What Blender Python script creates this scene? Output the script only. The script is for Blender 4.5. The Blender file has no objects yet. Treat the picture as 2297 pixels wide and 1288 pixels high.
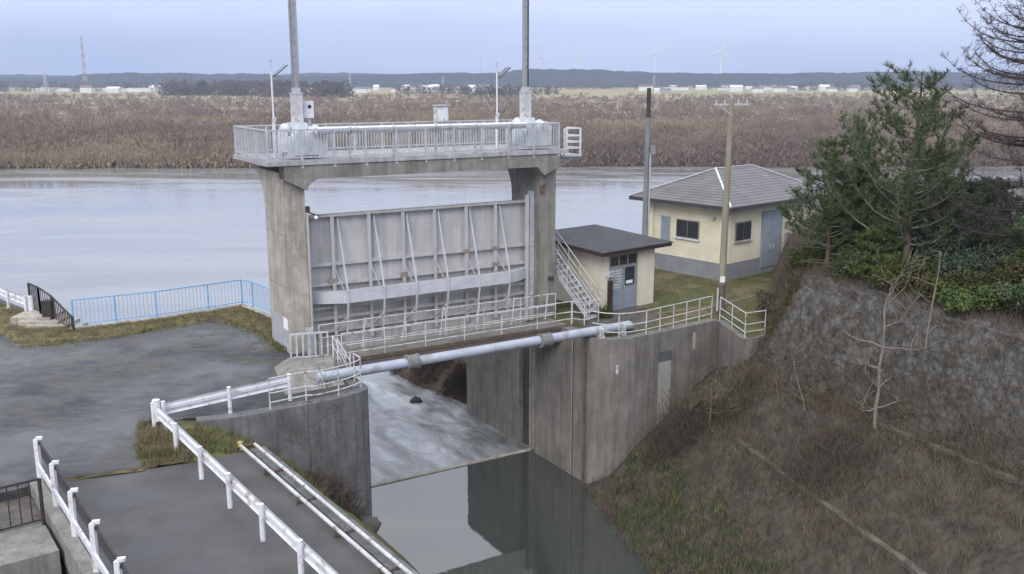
import bpy, math, random
from math import sin, cos, pi, radians
from mathutils import Vector, Matrix, noise
random.seed(7)
S = bpy.context.scene
COL = S.collection
R = random.uniform

# ------------------------------------------------------------------ materials
def new_mat(name):
    m = bpy.data.materials.new(name); m.use_nodes = True
    nt = m.node_tree
    return m, nt, nt.nodes, nt.links, nt.nodes['Principled BSDF']

def ramp(nodes, stops):
    r = nodes.new('ShaderNodeValToRGB')
    el = r.color_ramp.elements
    while len(el) < len(stops): el.new(0.5)
    for e, (p, c) in zip(el, stops):
        e.position = p; e.color = (*c, 1) if len(c) == 3 else c
    return r

def mat(name, c1, c2=None, scale=3., rough=.85, bump=.0, stretch=(1, 1, 1), spec=.3, metal=0, c3=None, scale2=None, lo=.35, hi=.65, stain=None, rough2=None, bscale=None, c3lo=.5):
    m, nt, N, L, P = new_mat(name)
    c2 = c2 or tuple(x*.8 for x in c1)
    tc = N.new('ShaderNodeTexCoord'); mp = N.new('ShaderNodeMapping')
    mp.inputs['Scale'].default_value = stretch
    L.new(tc.outputs['Object'], mp.inputs['Vector'])
    n1 = N.new('ShaderNodeTexNoise'); n1.inputs['Scale'].default_value = scale; n1.inputs['Detail'].default_value = 8; n1.inputs['Roughness'].default_value = .65
    L.new(mp.outputs[0], n1.inputs['Vector'])
    r1 = ramp(N, [(lo, c1), (hi, c2)]); L.new(n1.outputs['Fac'], r1.inputs['Fac'])
    out = r1.outputs['Color']
    if c3:
        n2 = N.new('ShaderNodeTexNoise'); n2.inputs['Scale'].default_value = scale2 or scale*.25; n2.inputs['Detail'].default_value = 5
        L.new(tc.outputs['Object'], n2.inputs['Vector'])
        r2 = ramp(N, [(c3lo, (0, 0, 0)), (c3lo+.12, (1, 1, 1))]); L.new(n2.outputs['Fac'], r2.inputs['Fac'])
        mx = N.new('ShaderNodeMixRGB'); L.new(r2.outputs['Color'], mx.inputs['Fac']); L.new(out, mx.inputs['Color1']); mx.inputs['Color2'].default_value = (*c3, 1)
        out = mx.outputs['Color']
        if rough2 is not None:
            mr = N.new('ShaderNodeMapRange'); mr.inputs['To Min'].default_value = rough; mr.inputs['To Max'].default_value = rough2
            L.new(r2.outputs['Color'], mr.inputs['Value']); L.new(mr.outputs[0], P.inputs['Roughness'])
    if stain:
        n3 = N.new('ShaderNodeTexNoise'); n3.inputs['Scale'].default_value = 2.2; n3.inputs['Detail'].default_value = 7; n3.inputs['Roughness'].default_value = .7
        mp3 = N.new('ShaderNodeMapping'); mp3.inputs['Scale'].default_value = (1.6, 1.6, .16)
        L.new(tc.outputs['Object'], mp3.inputs['Vector']); L.new(mp3.outputs[0], n3.inputs['Vector'])
        r3 = ramp(N, [(.45, (0, 0, 0)), (.68, (.85, .85, .85))]); L.new(n3.outputs['Fac'], r3.inputs['Fac'])
        mx = N.new('ShaderNodeMixRGB'); L.new(r3.outputs['Color'], mx.inputs['Fac']); L.new(out, mx.inputs['Color1']); mx.inputs['Color2'].default_value = (*stain, 1)
        out = mx.outputs['Color']
    L.new(out, P.inputs['Base Color'])
    if rough2 is None: P.inputs['Roughness'].default_value = rough
    P.inputs['Specular IOR Level'].default_value = spec; P.inputs['Metallic'].default_value = metal
    if bump:
        nb = N.new('ShaderNodeTexNoise'); nb.inputs['Scale'].default_value = bscale or scale*4; nb.inputs['Detail'].default_value = 6
        L.new(mp.outputs[0], nb.inputs['Vector'])
        b = N.new('ShaderNodeBump'); b.inputs['Strength'].default_value = bump; b.inputs['Distance'].default_value = .05
        L.new(nb.outputs['Fac'], b.inputs['Height']); L.new(b.outputs[0], P.inputs['Normal'])
    return m

M = {}
def asphalt_mat():
    m, nt, N, L, P = new_mat('yard_asphalt')
    tc = N.new('ShaderNodeTexCoord')
    def noi(sc, det=6, ro=.6, stretch=(1, 1, 1), rot=0):
        mp = N.new('ShaderNodeMapping'); mp.inputs['Scale'].default_value = stretch; mp.inputs['Rotation'].default_value = (0, 0, rot); L.new(tc.outputs['Object'], mp.inputs['Vector'])
        n = N.new('ShaderNodeTexNoise'); n.inputs['Scale'].default_value = sc; n.inputs['Detail'].default_value = det; n.inputs['Roughness'].default_value = ro; L.new(mp.outputs[0], n.inputs['Vector']); return n.outputs['Fac']
    def mix(f, a, col):
        x = N.new('ShaderNodeMixRGB'); L.new(f, x.inputs['Fac'])
        if isinstance(a, tuple): x.inputs[1].default_value = (*a, 1)
        else: L.new(a, x.inputs[1])
        x.inputs[2].default_value = (*col, 1); return x.outputs[0]
    r1 = ramp(N, [(.35, (.052, .052, .055)), (.65, (.086, .084, .087))]); L.new(noi(.5, 8), r1.inputs['Fac'])
    r2 = ramp(N, [(.49, (0, 0, 0)), (.55, (.9, .9, .9))]); L.new(noi(.2, 7, .6, (.6, 1.4, 1), .4), r2.inputs['Fac'])
    c = mix(r2.outputs[0], r1.outputs[0], (.036, .037, .043))
    r5 = ramp(N, [(.45, (0, 0, 0)), (.62, (.55, .55, .55))]); L.new(noi(1.6, 9, .75, (.7, 1.3, 1), .3), r5.inputs['Fac']); c = mix(r5.outputs[0], c, (.125, .122, .118))
    r6 = ramp(N, [(.55, (0, 0, 0)), (.62, (.6, .6, .6))]); L.new(noi(.8, 9, .8, (.6, 1.8, 1), .3), r6.inputs['Fac']); c = mix(r6.outputs[0], c, (.03, .03, .034))
    r7 = ramp(N, [(.55, (0, 0, 0)), (.7, (.5, .5, .5))]); L.new(noi(14, 6, .8), r7.inputs['Fac']); c = mix(r7.outputs[0], c, (.15, .148, .14))
    sp = N.new('ShaderNodeSeparateXYZ'); L.new(tc.outputs['Object'], sp.inputs[0])
    # moss and dirt grow only on the disused river end of the yard
    r3 = ramp(N, [(.56, (0, 0, 0)), (.66, (.9, .9, .9))]); L.new(noi(.55, 7, .65, (.5, 1.7, 1), .35), r3.inputs['Fac'])
    mr = N.new('ShaderNodeMapRange'); mr.inputs['From Min'].default_value = 29; mr.inputs['From Max'].default_value = 32; L.new(sp.outputs['Y'], mr.inputs['Value'])
    mu = N.new('ShaderNodeMath'); mu.operation = 'MULTIPLY'; L.new(r3.outputs[0], mu.inputs[0]); L.new(mr.outputs[0], mu.inputs[1])
    c = mix(mu.outputs[0], c, (.075, .08, .035))
    v = N.new('ShaderNodeTexVoronoi'); v.feature = 'DISTANCE_TO_EDGE'; v.inputs['Scale'].default_value = .33
    mpv = N.new('ShaderNodeMapping'); L.new(tc.outputs['Object'], mpv.inputs['Vector']); 
    nd = N.new('ShaderNodeTexNoise'); nd.inputs['Scale'].default_value = 1.2; L.new(tc.outputs['Object'], nd.inputs['Vector'])
    va = N.new('ShaderNodeVectorMath'); va.operation = 'ADD'; L.new(mpv.outputs[0], va.inputs[0]); L.new(nd.outputs['Color'], va.inputs[1]); L.new(va.outputs[0], v.inputs['Vector'])
    r4 = ramp(N, [(.0, (.38, .38, .38)), (.014, (0, 0, 0))]); L.new(v.outputs['Distance'], r4.inputs['Fac'])
    c = mix(r4.outputs[0], c, (.022, .022, .022))
    L.new(c, P.inputs['Base Color'])
    rr = ramp(N, [(.42, (.8, .8, .8)), (.6, (.42, .42, .42))]); L.new(noi(.3, 6, .6, (1, 1, 1), 2.), rr.inputs['Fac']); L.new(rr.outputs[0], P.inputs['Roughness'])
    P.inputs['Specular IOR Level'].default_value = .45
    b = N.new('ShaderNodeBump'); b.inputs['Strength'].default_value = .3; b.inputs['Distance'].default_value = .02; L.new(noi(30, 4), b.inputs['Height']); L.new(b.outputs[0], P.inputs['Normal'])
    return m
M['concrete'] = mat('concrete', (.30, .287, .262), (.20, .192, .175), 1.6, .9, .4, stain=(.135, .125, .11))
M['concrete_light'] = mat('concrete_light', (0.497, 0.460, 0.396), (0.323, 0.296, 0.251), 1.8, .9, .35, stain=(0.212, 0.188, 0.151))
M['concrete_wet'] = mat('concrete_wet', (.25, .235, .215), (.165, .155, .142), 1.2, .85, .4, stain=(.115, .106, .096))
M['concrete_grey'] = mat('concrete_grey', (0.204, 0.204, 0.207), (0.118, 0.119, 0.122), 1.5, .85, .4, stain=(0.078, 0.078, 0.082))
M['asphalt'] = asphalt_mat()
M['bridge_deck'] = mat('bridge_deck', (0.117, 0.114, 0.113), (0.073, 0.071, 0.071), .8, .7, .3, c3=(0.083, 0.081, 0.084), scale2=.35, bscale=45, rough2=.45)
M['grass'] = mat('grass', (0.120, 0.114, 0.054), (0.066, 0.078, 0.026), 2.2, .95, .8, c3=(0.168, 0.138, 0.084), scale2=.6, bscale=22)
M['dry_grass'] = mat('dry_grass', (0.195, 0.156, 0.078), (0.111, 0.098, 0.046), 2.6, .95, .8, c3=(0.078, 0.065, 0.039), scale2=1.3, bscale=22)
M['soil'] = mat('soil', (0.126, 0.090, 0.066), (0.054, 0.043, 0.034), 3.0, .95, 1.0, c3=(0.090, 0.082, 0.054), scale2=.9, bscale=16)
M['rubble'] = mat('rubble', (.14, .13, .115), (.075, .068, .06), 2.5, .9, .8)
M['white'] = mat('white_paint', (.74, .75, .78), (.60, .61, .64), 2., .5, .05, spec=.45, c3=(.42, .38, .33), scale2=4., c3lo=.58)
M['white_worn'] = mat('white_worn_paint', (.62, .63, .64), (.42, .42, .42), 3., .6, .05, spec=.4, c3=(.27, .22, .18), scale2=5., c3lo=.56)
M['galv'] = mat('galvanised_steel', (.50, .52, .55), (.36, .375, .40), 4., .5, .05, spec=.5)
M['gate_grey'] = mat('grey_gate_paint', (.55, .545, .55), (.46, .455, .46), .9, .6, .1, stain=(.38, .365, .35))
M['gate_low'] = mat('grey_gate_paint_weathered', (.56, .55, .54), (.43, .42, .405), 1.4, .7, .15, stain=(.32, .29, .26))
M['gate_light'] = mat('light_gate_paint', (.56, .57, .60), (.45, .46, .49), 2., .5, .05, spec=.4)
M['rust'] = mat('rusty_brown_steel', (.16, .12, .10), (.09, .065, .05), 4., .8, .2)
M['pipe'] = mat('pipe_paint', (.43, .47, .55), (.34, .375, .44), 2., .45, .05, spec=.45, c3=(.30, .30, .30), scale2=2.4, c3lo=.56)
M['pipe_band'] = mat('pipe_band', (.24, .24, .24), (.15, .15, .14), 6., .7, .2)
M['blue'] = mat('pale_blue_paint', (.24, .47, .72), (.18, .38, .62), 3., .5, spec=.4)
M['black_rail'] = mat('dark_brown_rail', (.035, .03, .03), (.055, .045, .04), 5., .6)
M['cream'] = mat('cream_wall', (.74, .69, .56), (.66, .615, .50), 1.5, .9, .15, stain=(.58, .54, .44))
M['yellow'] = mat('pale_yellow_wall', (.76, .71, .54), (.70, .65, .49), 1.6, .9, .15, stain=(.60, .56, .43))
M['plinth'] = mat('grey_plinth', (.27, .28, .30), (.21, .215, .23), 2., .9, .1)
M['door_grey'] = mat('grey_door', (.30, .34, .40), (.24, .27, .32), 3., .6)
M['roof_dark'] = mat('dark_flat_roof', (.075, .073, .080), (.052, .05, .055), 1.6, .75, .2)
M['fascia'] = mat('brown_fascia', (.075, .05, .045), (.05, .035, .03), 4., .8)
M['glass'] = mat('dark_window_glass', (.05, .055, .06), (.035, .04, .045), 2., .12, spec=.9)
M['frame'] = mat('window_frame', (.30, .28, .25), (.22, .2, .18), 4., .5)
M['pole'] = mat('concrete_pole', (0.330, 0.292, 0.231), (0.231, 0.204, 0.165), 3., .85, .2, stretch=(1, 1, .2))
M['pole_grey'] = mat('weathered_grey_pole', (.27, .27, .28), (.17, .17, .18), 3., .8, .2, stretch=(1, 1, .2))
M['pole_dark'] = mat('dark_pole_top', (.08, .075, .075), (.05, .05, .05), 3., .8)
M['mast'] = mat('hoist_mast', (.36, .36, .38), (.25, .25, .27), 9., .6)
M['solar'] = mat('solar_cells', (.03, .04, .07), (.02, .03, .05), 8., .2, spec=.7)
M['bark'] = mat('pine_bark', (.20, .145, .115), (.10, .075, .06), 9., .95, .8, stretch=(1, 1, .3))
M['bark_pale'] = mat('pale_twig_bark', (.26, .235, .195), (.16, .145, .12), 7., .9, .3)
M['bark_dark'] = mat('dark_twig_bark', (.105, .085, .078), (.065, .05, .048), 7., .9, .3)
M['needle_dark'] = mat('pine_needles_dark', (.062, .094, .046), (.115, .148, .072), 1.4, .85, spec=.15, lo=.38, hi=.62)
M['needle_mid'] = mat('pine_needles_mid', (.075, .115, .040), (.125, .165, .065), 1.6, .85, spec=.15, lo=.4, hi=.6)
M['needle_blue'] = mat('pine_needles_bluish', (.052, .078, .055), (.085, .108, .075), 1.6, .85, spec=.15)
M['leaf_olive'] = mat('olive_shrub_leaves', (.080, .088, .028), (.048, .06, .022), 1.8, .85, spec=.15, c3=(.115, .085, .045), scale2=1.6)
M['leaf_green'] = mat('green_plant_leaves', (.115, .14, .065), (.075, .095, .045), 2., .85, spec=.2, c3=(.14, .125, .07), scale2=1.4)
M['straw'] = mat('straw_blades', (.27, .225, .14), (.16, .138, .085), 2.5, .9, spec=.15, c3=(.12, .13, .055), scale2=1.1)
M['straw_dull'] = mat('dull_straw_blades', (.185, .155, .115), (.11, .094, .072), 1.2, .9, spec=.15, c3=(.135, .105, .08), scale2=.9)
M['straw_dark'] = mat('dead_brown_stems', (.145, .118, .092), (.085, .07, .058), 1.5, .9, spec=.15, c3=(.115, .09, .072), scale2=.8)
M['blade_green'] = mat('grass_blades', (0.152, 0.192, 0.056), (0.104, 0.128, 0.045), 2., .9, spec=.15, c3=(0.256, 0.224, 0.096), scale2=1.2)
M['willow'] = mat('brown_willow_twigs', (.225, .18, .162), (.165, .135, .122), .06, .95, spec=.05, c3=(.275, .235, .18), scale2=.02, lo=.4, hi=.6)
M['willow_tan'] = mat('tan_reed_stems', (.31, .26, .19), (.24, .20, .155), .05, .95, spec=.05)
M['far_wood'] = mat('far_tree_crowns', (.075, .078, .088), (.15, .135, .14), .02, .95, spec=.1)
M['far_hill'] = mat('wooded_hill', (.022, .032, .045), (.04, .048, .055), .01, .95, spec=.1)
M['turbine'] = mat('turbine_white', (.8, .8, .8), (.75, .75, .75), 1., .5)
M['house_white'] = mat('far_white_wall', (.75, .75, .74), (.65, .65, .64), .1, .8)
M['house_grey'] = mat('far_grey_wall', (.42, .41, .40), (.35, .34, .33), .1, .8)
M['house_roof'] = mat('far_roof', (.20, .20, .23), (.14, .14, .16), .1, .8)
M['house_red'] = mat('far_brown_roof', (.26, .17, .14), (.2, .13, .11), .1, .8)
M['mast_red'] = mat('mast_red', (.36, .22, .22), (.32, .2, .2), 1., .6)
M['insulator'] = mat('grey_porcelain', (.45, .46, .47), (.4, .4, .41), 3., .3)
M['sign_white'] = mat('white_plate', (.85, .85, .86), (.8, .8, .8), 2., .5)
M['teal'] = mat('teal_strip', (.12, .15, .155), (.09, .11, .115), 3., .6)

def tile_roof():
    m, nt, N, L, P = new_mat('ribbed_metal_roof')
    tc = N.new('ShaderNodeTexCoord'); sp = N.new('ShaderNodeSeparateXYZ'); L.new(tc.outputs['Object'], sp.inputs[0])
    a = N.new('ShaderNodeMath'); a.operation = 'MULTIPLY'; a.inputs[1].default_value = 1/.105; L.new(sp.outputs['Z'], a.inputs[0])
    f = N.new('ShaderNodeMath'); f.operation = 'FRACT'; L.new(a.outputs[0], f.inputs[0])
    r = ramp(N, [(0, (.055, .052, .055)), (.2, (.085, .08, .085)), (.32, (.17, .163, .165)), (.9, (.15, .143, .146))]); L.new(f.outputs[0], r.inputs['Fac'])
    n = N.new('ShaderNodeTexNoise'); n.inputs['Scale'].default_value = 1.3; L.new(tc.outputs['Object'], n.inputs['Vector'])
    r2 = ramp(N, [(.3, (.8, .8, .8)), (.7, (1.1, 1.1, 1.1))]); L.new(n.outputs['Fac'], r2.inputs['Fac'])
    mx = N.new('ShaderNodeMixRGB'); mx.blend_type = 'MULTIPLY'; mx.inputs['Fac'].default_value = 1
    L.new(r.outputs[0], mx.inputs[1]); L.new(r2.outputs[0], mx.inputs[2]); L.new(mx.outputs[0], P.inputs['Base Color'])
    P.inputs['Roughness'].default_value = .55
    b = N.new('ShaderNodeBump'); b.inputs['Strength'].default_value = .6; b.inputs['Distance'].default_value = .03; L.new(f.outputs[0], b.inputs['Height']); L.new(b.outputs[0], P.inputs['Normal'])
    return m
M['tiles'] = tile_roof()

def siding():
    m, nt, N, L, P = new_mat('yellow_block_wall')
    tc = N.new('ShaderNodeTexCoord'); sp = N.new('ShaderNodeSeparateXYZ'); L.new(tc.outputs['Object'], sp.inputs[0])
    a = N.new('ShaderNodeMath'); a.operation = 'MULTIPLY'; a.inputs[1].default_value = 1/.2; L.new(sp.outputs['Z'], a.inputs[0])
    f = N.new('ShaderNodeMath'); f.operation = 'FRACT'; L.new(a.outputs[0], f.inputs[0])
    r = ramp(N, [(0, (.62, .57, .42)), (.06, (.64, .59, .44)), (.10, (.74, .69, .53)), (1, (.73, .68, .52))]); L.new(f.outputs[0], r.inputs['Fac'])
    n = N.new('ShaderNodeTexNoise'); n.inputs['Scale'].default_value = 1.1; n.inputs['Detail'].default_value = 6; L.new(tc.outputs['Object'], n.inputs['Vector'])
    r2 = ramp(N, [(.3, (.86, .86, .86)), (.7, (1.05, 1.05, 1.05))]); L.new(n.outputs['Fac'], r2.inputs['Fac'])
    mx = N.new('ShaderNodeMixRGB'); mx.blend_type = 'MULTIPLY'; mx.inputs['Fac'].default_value = 1
    L.new(r.outputs[0], mx.inputs[1]); L.new(r2.outputs[0], mx.inputs[2]); L.new(mx.outputs[0], P.inputs['Base Color'])
    P.inputs['Roughness'].default_value = .9
    return m
M['siding'] = siding()

def water_mat(name, base, rough, bump, scale, ior, stretch=(1, 1, 1), foam=False, sheen=False):
    m, nt, N, L, P = new_mat(name)
    tc = N.new('ShaderNodeTexCoord'); mp = N.new('ShaderNodeMapping'); mp.inputs['Scale'].default_value = stretch
    L.new(tc.outputs['Object'], mp.inputs['Vector'])
    n = N.new('ShaderNodeTexNoise'); n.inputs['Scale'].default_value = scale; n.inputs['Detail'].default_value = 5; L.new(mp.outputs[0], n.inputs['Vector'])
    b = N.new('ShaderNodeBump'); b.inputs['Strength'].default_value = bump; b.inputs['Distance'].default_value = .1
    L.new(n.outputs['Fac'], b.inputs['Height'])
    L.new(b.outputs[0], P.inputs['Normal'])
    P.inputs['IOR'].default_value = ior; P.inputs['Roughness'].default_value = rough
    P.inputs['Base Color'].default_value = (*base, 1)
    if sheen:
        mp3 = N.new('ShaderNodeMapping'); mp3.inputs['Scale'].default_value = (.035, .14, 1); L.new(tc.outputs['Object'], mp3.inputs['Vector'])
        n3 = N.new('ShaderNodeTexNoise'); n3.inputs['Scale'].default_value = 1; n3.inputs['Detail'].default_value = 7; n3.inputs['Roughness'].default_value = .6; n3.inputs['Distortion'].default_value = .8; L.new(mp3.outputs[0], n3.inputs['Vector'])
        r3 = ramp(N, [(.38, (.06, .06, .06)), (.62, (.26, .26, .26))]); L.new(n3.outputs['Fac'], r3.inputs['Fac']); L.new(r3.outputs[0], P.inputs['Roughness'])
        r4 = ramp(N, [(.38, (.20, .20, .195)), (.62, (.27, .27, .275))]); L.new(n3.outputs['Fac'], r4.inputs['Fac']); L.new(r4.outputs[0], P.inputs['Base Color'])
        mb3 = N.new('ShaderNodeMapRange'); mb3.inputs['From Min'].default_value = .35; mb3.inputs['From Max'].default_value = .65; mb3.inputs['To Min'].default_value = .15; mb3.inputs['To Max'].default_value = .6; L.new(n3.outputs['Fac'], mb3.inputs['Value']); L.new(mb3.outputs[0], b.inputs['Strength'])
    if foam:
        n2 = N.new('ShaderNodeTexNoise'); n2.inputs['Scale'].default_value = .9; n2.inputs['Detail'].default_value = 10; n2.inputs['Roughness'].default_value = .62; n2.inputs['Distortion'].default_value = .5
        mp2 = N.new('ShaderNodeMapping'); mp2.inputs['Scale'].default_value = (1.0, .38, 1)
        L.new(tc.outputs['Object'], mp2.inputs['Vector']); L.new(mp2.outputs[0], n2.inputs['Vector'])
        r = ramp(N, [(.36, (.10, .105, .10)), (.52, (.24, .25, .26)), (.70, (.50, .52, .55))]); L.new(n2.outputs['Fac'], r.inputs['Fac'])
        L.new(r.outputs[0], P.inputs['Base Color'])
    return m
M['river'] = water_mat('river_water', (.225, .225, .225), .16, .35, .6, 1.6, (1, .45, 1), sheen=True)
M['pool'] = water_mat('still_water', (.045, .052, .046), .03, .04, .8, 2.15)
M['rapids'] = water_mat('rapids_water', (.4, .42, .45), .3, .55, 2.2, 1.55, (1, .5, 1), foam=True)

# ------------------------------------------------------------------ frames
class Frame:
    def __init__(s, ox, oy, deg): s.ox, s.oy, s.a = ox, oy, radians(deg)
    def w(s, a, b, z=0): return Vector((s.ox+a*cos(s.a)-b*sin(s.a), s.oy+a*sin(s.a)+b*cos(s.a), z))
    def inv(s, X, Y, z=0):
        dx, dy = X-s.ox, Y-s.oy
        return (dx*cos(s.a)+dy*sin(s.a), -dx*sin(s.a)+dy*cos(s.a), z)
W = Frame(0, 0, 0)
G = Frame(-7.98, 32.85, 31)      # the sluice gate
HF = Frame(4.1, 39.2, 40)        # small hut
PF = Frame(10.45, 45.6, 41)      # pump house

def thing(name, label, cat, frame, loc, group=None):
    o = bpy.data.objects.new(name, None); COL.objects.link(o)
    o.location = frame.w(*loc); o.rotation_euler = (0, 0, frame.a)
    o.empty_display_size = .3
    o['label'] = label; o['category'] = cat
    if group: o['group'] = group
    ORG[o.name] = Vector(loc)
    return o
ORG = {}
def root_of(o):
    while o.parent: o = o.parent
    return o

class MB:
    def __init__(s): s.v = []; s.f = []; s.sm = []
    def add(s, vs, fs, smooth=False):
        n = len(s.v); s.v += [tuple(v) for v in vs]
        for f in fs: s.f.append(tuple(i+n for i in f)); s.sm.append(smooth)
        return s
    def box(s, x0, x1, y0, y1, z0, z1):
        return s.add([(x, y, z) for z in (z0, z1) for y in (y0, y1) for x in (x0, x1)],
                     [(0, 2, 3, 1), (4, 5, 7, 6), (0, 1, 5, 4), (2, 6, 7, 3), (0, 4, 6, 2), (1, 3, 7, 5)])
    def prism(s, poly, z0, z1, cap0=True):
        n = len(poly)
        vs = [(p[0], p[1], z0) for p in poly]+[(p[0], p[1], z1) for p in poly]
        ar = sum(poly[i][0]*poly[(i+1) % n][1]-poly[(i+1) % n][0]*poly[i][1] for i in range(n))
        fs = [(i, (i+1) % n, n+(i+1) % n, n+i) for i in range(n)]+[tuple(range(n, 2*n)), tuple(range(n-1, -1, -1))]
        if ar < 0: fs = [tuple(reversed(f)) for f in fs]
        return s.add(vs, fs)
    def xprism(s, prof, x0, x1):       # profile in (y,z), extruded along x
        n = len(prof)
        vs = [(x0, p[0], p[1]) for p in prof]+[(x1, p[0], p[1]) for p in prof]
        ar = sum(prof[i][0]*prof[(i+1) % n][1]-prof[(i+1) % n][0]*prof[i][1] for i in range(n))
        fs = [(i, (i+1) % n, n+(i+1) % n, n+i) for i in range(n)]+[tuple(range(n, 2*n)), tuple(range(n-1, -1, -1))]
        if ar < 0: fs = [tuple(reversed(f)) for f in fs]
        return s.add(vs, fs)
    def yprism(s, prof, y0, y1):       # profile in (x,z), extruded along y
        n = len(prof)
        vs = [(p[0], y0, p[1]) for p in prof]+[(p[0], y1, p[1]) for p in prof]
        ar = sum(prof[i][0]*prof[(i+1) % n][1]-prof[(i+1) % n][0]*prof[i][1] for i in range(n))
        fs = [(i, (i+1) % n, n+(i+1) % n, n+i) for i in range(n)]+[tuple(range(n, 2*n)), tuple(range(n-1, -1, -1))]
        if ar > 0: fs = [tuple(reversed(f)) for f in fs]
        return s.add(vs, fs)
    def tube(s, p, q, r, n=8, r2=None, cap=True):
        p, q = Vector(p), Vector(q); r2 = r if r2 is None else r2
        d = (q-p)
        if d.length < 1e-6: return s
        d.normalize(); u = d.cross(Vector((0, 0, 1)))
        if u.length < 1e-3: u = Vector((1, 0, 0))
        u.normalize(); w = d.cross(u)
        vs = [p+(u*cos(2*pi*i/n)+w*sin(2*pi*i/n))*r for i in range(n)]+[q+(u*cos(2*pi*i/n)+w*sin(2*pi*i/n))*r2 for i in range(n)]
        s.add(vs, [(i, (i+1) % n, n+(i+1) % n, n+i) for i in range(n)], True)
        if cap: s.add(vs, [tuple(range(n-1, -1, -1)), tuple(range(n, 2*n))])
        return s
    def path(s, pts, r, n=6, r2=None):
        m = len(pts)-1
        for i in range(m):
            ra = r if r2 is None else r+(r2-r)*i/m; rb = r if r2 is None else r+(r2-r)*(i+1)/m
            s.tube(pts[i], pts[i+1], ra, n, rb, cap=(n > 4))
        return s
    def bar(s, p, q, w, h):           # rectangular bar, w horizontal, h along the other normal
        p, q = Vector(p), Vector(q); d = (q-p).normalized()
        u = d.cross(Vector((0, 0, 1)))
        if u.length < 1e-3: u = Vector((1, 0, 0))
        u.normalize(); k = u.cross(d)
        vs = [c+u*a*w/2+k*b*h/2 for c in (p, q) for a, b in ((-1, -1), (1, -1), (1, 1), (-1, 1))]
        return s.add(vs, [(0, 1, 2, 3), (7, 6, 5, 4), (0, 4, 5, 1), (1, 5, 6, 2), (2, 6, 7, 3), (3, 7, 4, 0)])
    def tri(s, a, b, c): return s.add([a, b, c], [(0, 1, 2)])
    def quad(s, a, b, c, d): return s.add([a, b, c, d], [(0, 1, 2, 3)])
    def sphere(s, c, r, n=8, m=5, sz=1, jit=0):
        vs = []; fs = []
        for j in range(m+1):
            for i in range(n):
                th = pi*j/m; ph = 2*pi*i/n; k = r*(1+R(-jit, jit))
                vs.append((c[0]+k*sin(th)*cos(ph), c[1]+k*sin(th)*sin(ph), c[2]+k*sz*cos(th)))
        for j in range(m):
            for i in range(n):
                fs.append((j*n+i, (j+1)*n+i, (j+1)*n+(i+1) % n, j*n+(i+1) % n))
        return s.add(vs, fs, True)
    def build(s, name, m, parent=None, frame=None, org=(0, 0, 0), keys=None):
        if parent is not None: o0 = ORG[root_of(parent).name]
        else: o0 = Vector(org)
        me = bpy.data.meshes.new(name)
        me.from_pydata([(v[0]-o0[0], v[1]-o0[1], v[2]-o0[2]) for v in s.v], [], s.f)
        me.polygons.foreach_set('use_smooth', s.sm)
        me.materials.append(M[m] if isinstance(m, str) else m)
        me.update()
        o = bpy.data.objects.new(name, me); COL.objects.link(o)
        if parent is not None: o.parent = parent
        else:
            frame = frame or W
            o.location = frame.w(*org); o.rotation_euler = (0, 0, frame.a); ORG[o.name] = o0
        if keys:
            for k, v in keys.items(): o[k] = v
        return o

def K(label, cat, group=None):
    d = {'label': label, 'category': cat}
    if group: d['group'] = group
    return d
STRUCT = {'kind': 'structure'}

def copy_tree(o, parent=None):
    c = o.copy(); COL.objects.link(c)
    if parent is not None: c.parent = parent
    for ch in list(o.children): copy_tree(ch, c)
    return c

# ------------------------------------------------------------------ setting: ground sheets
WL = -6.0
def gridmesh(name, xs, ys, hf, m, keys, smooth=True):
    mb = MB(); nx, ny = len(xs), len(ys)
    vs = [(x, y, hf(x, y)) for y in ys for x in xs]
    fs = [(j*nx+i, j*nx+i+1, (j+1)*nx+i+1, (j+1)*nx+i) for j in range(ny-1) for i in range(nx-1)]
    mb.add(vs, fs, smooth)
    return mb.build(name, m, keys=keys)
def fr(a, b, st):
    n = max(1, int(round((b-a)/st))); return [a+(b-a)*i/n for i in range(n+1)]

# far side of the river: one sheet reaching to the horizon
def shoreY(x): return 178+.02*x+4.5*noise.noise(Vector((x*.025, 0, 3)))+2.6*noise.noise(Vector((x*.13, 0, 8)))+1.2*noise.noise(Vector((x*.5, 0, 8)))
def far_h(x, y):
    d = y-shoreY(x)
    z = WL-1.0 if d < -1 else WL-.4+min(1, (d+1)/7)*2.0
    if d > 2: z += .5*noise.noise(Vector((x*.03, y*.03, 0)))
    return z
xs = fr(-420, 420, 3); xs = [-9000, -5000, -2500, -1200, -800, -600]+xs+[600, 800, 1200, 2500, 5000, 9000]
ys = fr(160, 195, 1.2)+fr(200, 600, 12)+[700, 850, 1000, 1400, 2000, 3000, 5000, 9000]
gf = mat('floodplain_ground', (.15, .105, .09), (.19, .155, .11), .03, .95, .5, c3=(.27, .23, .15), scale2=.006, bscale=.5, stretch=(.35, 1, 1))
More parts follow.
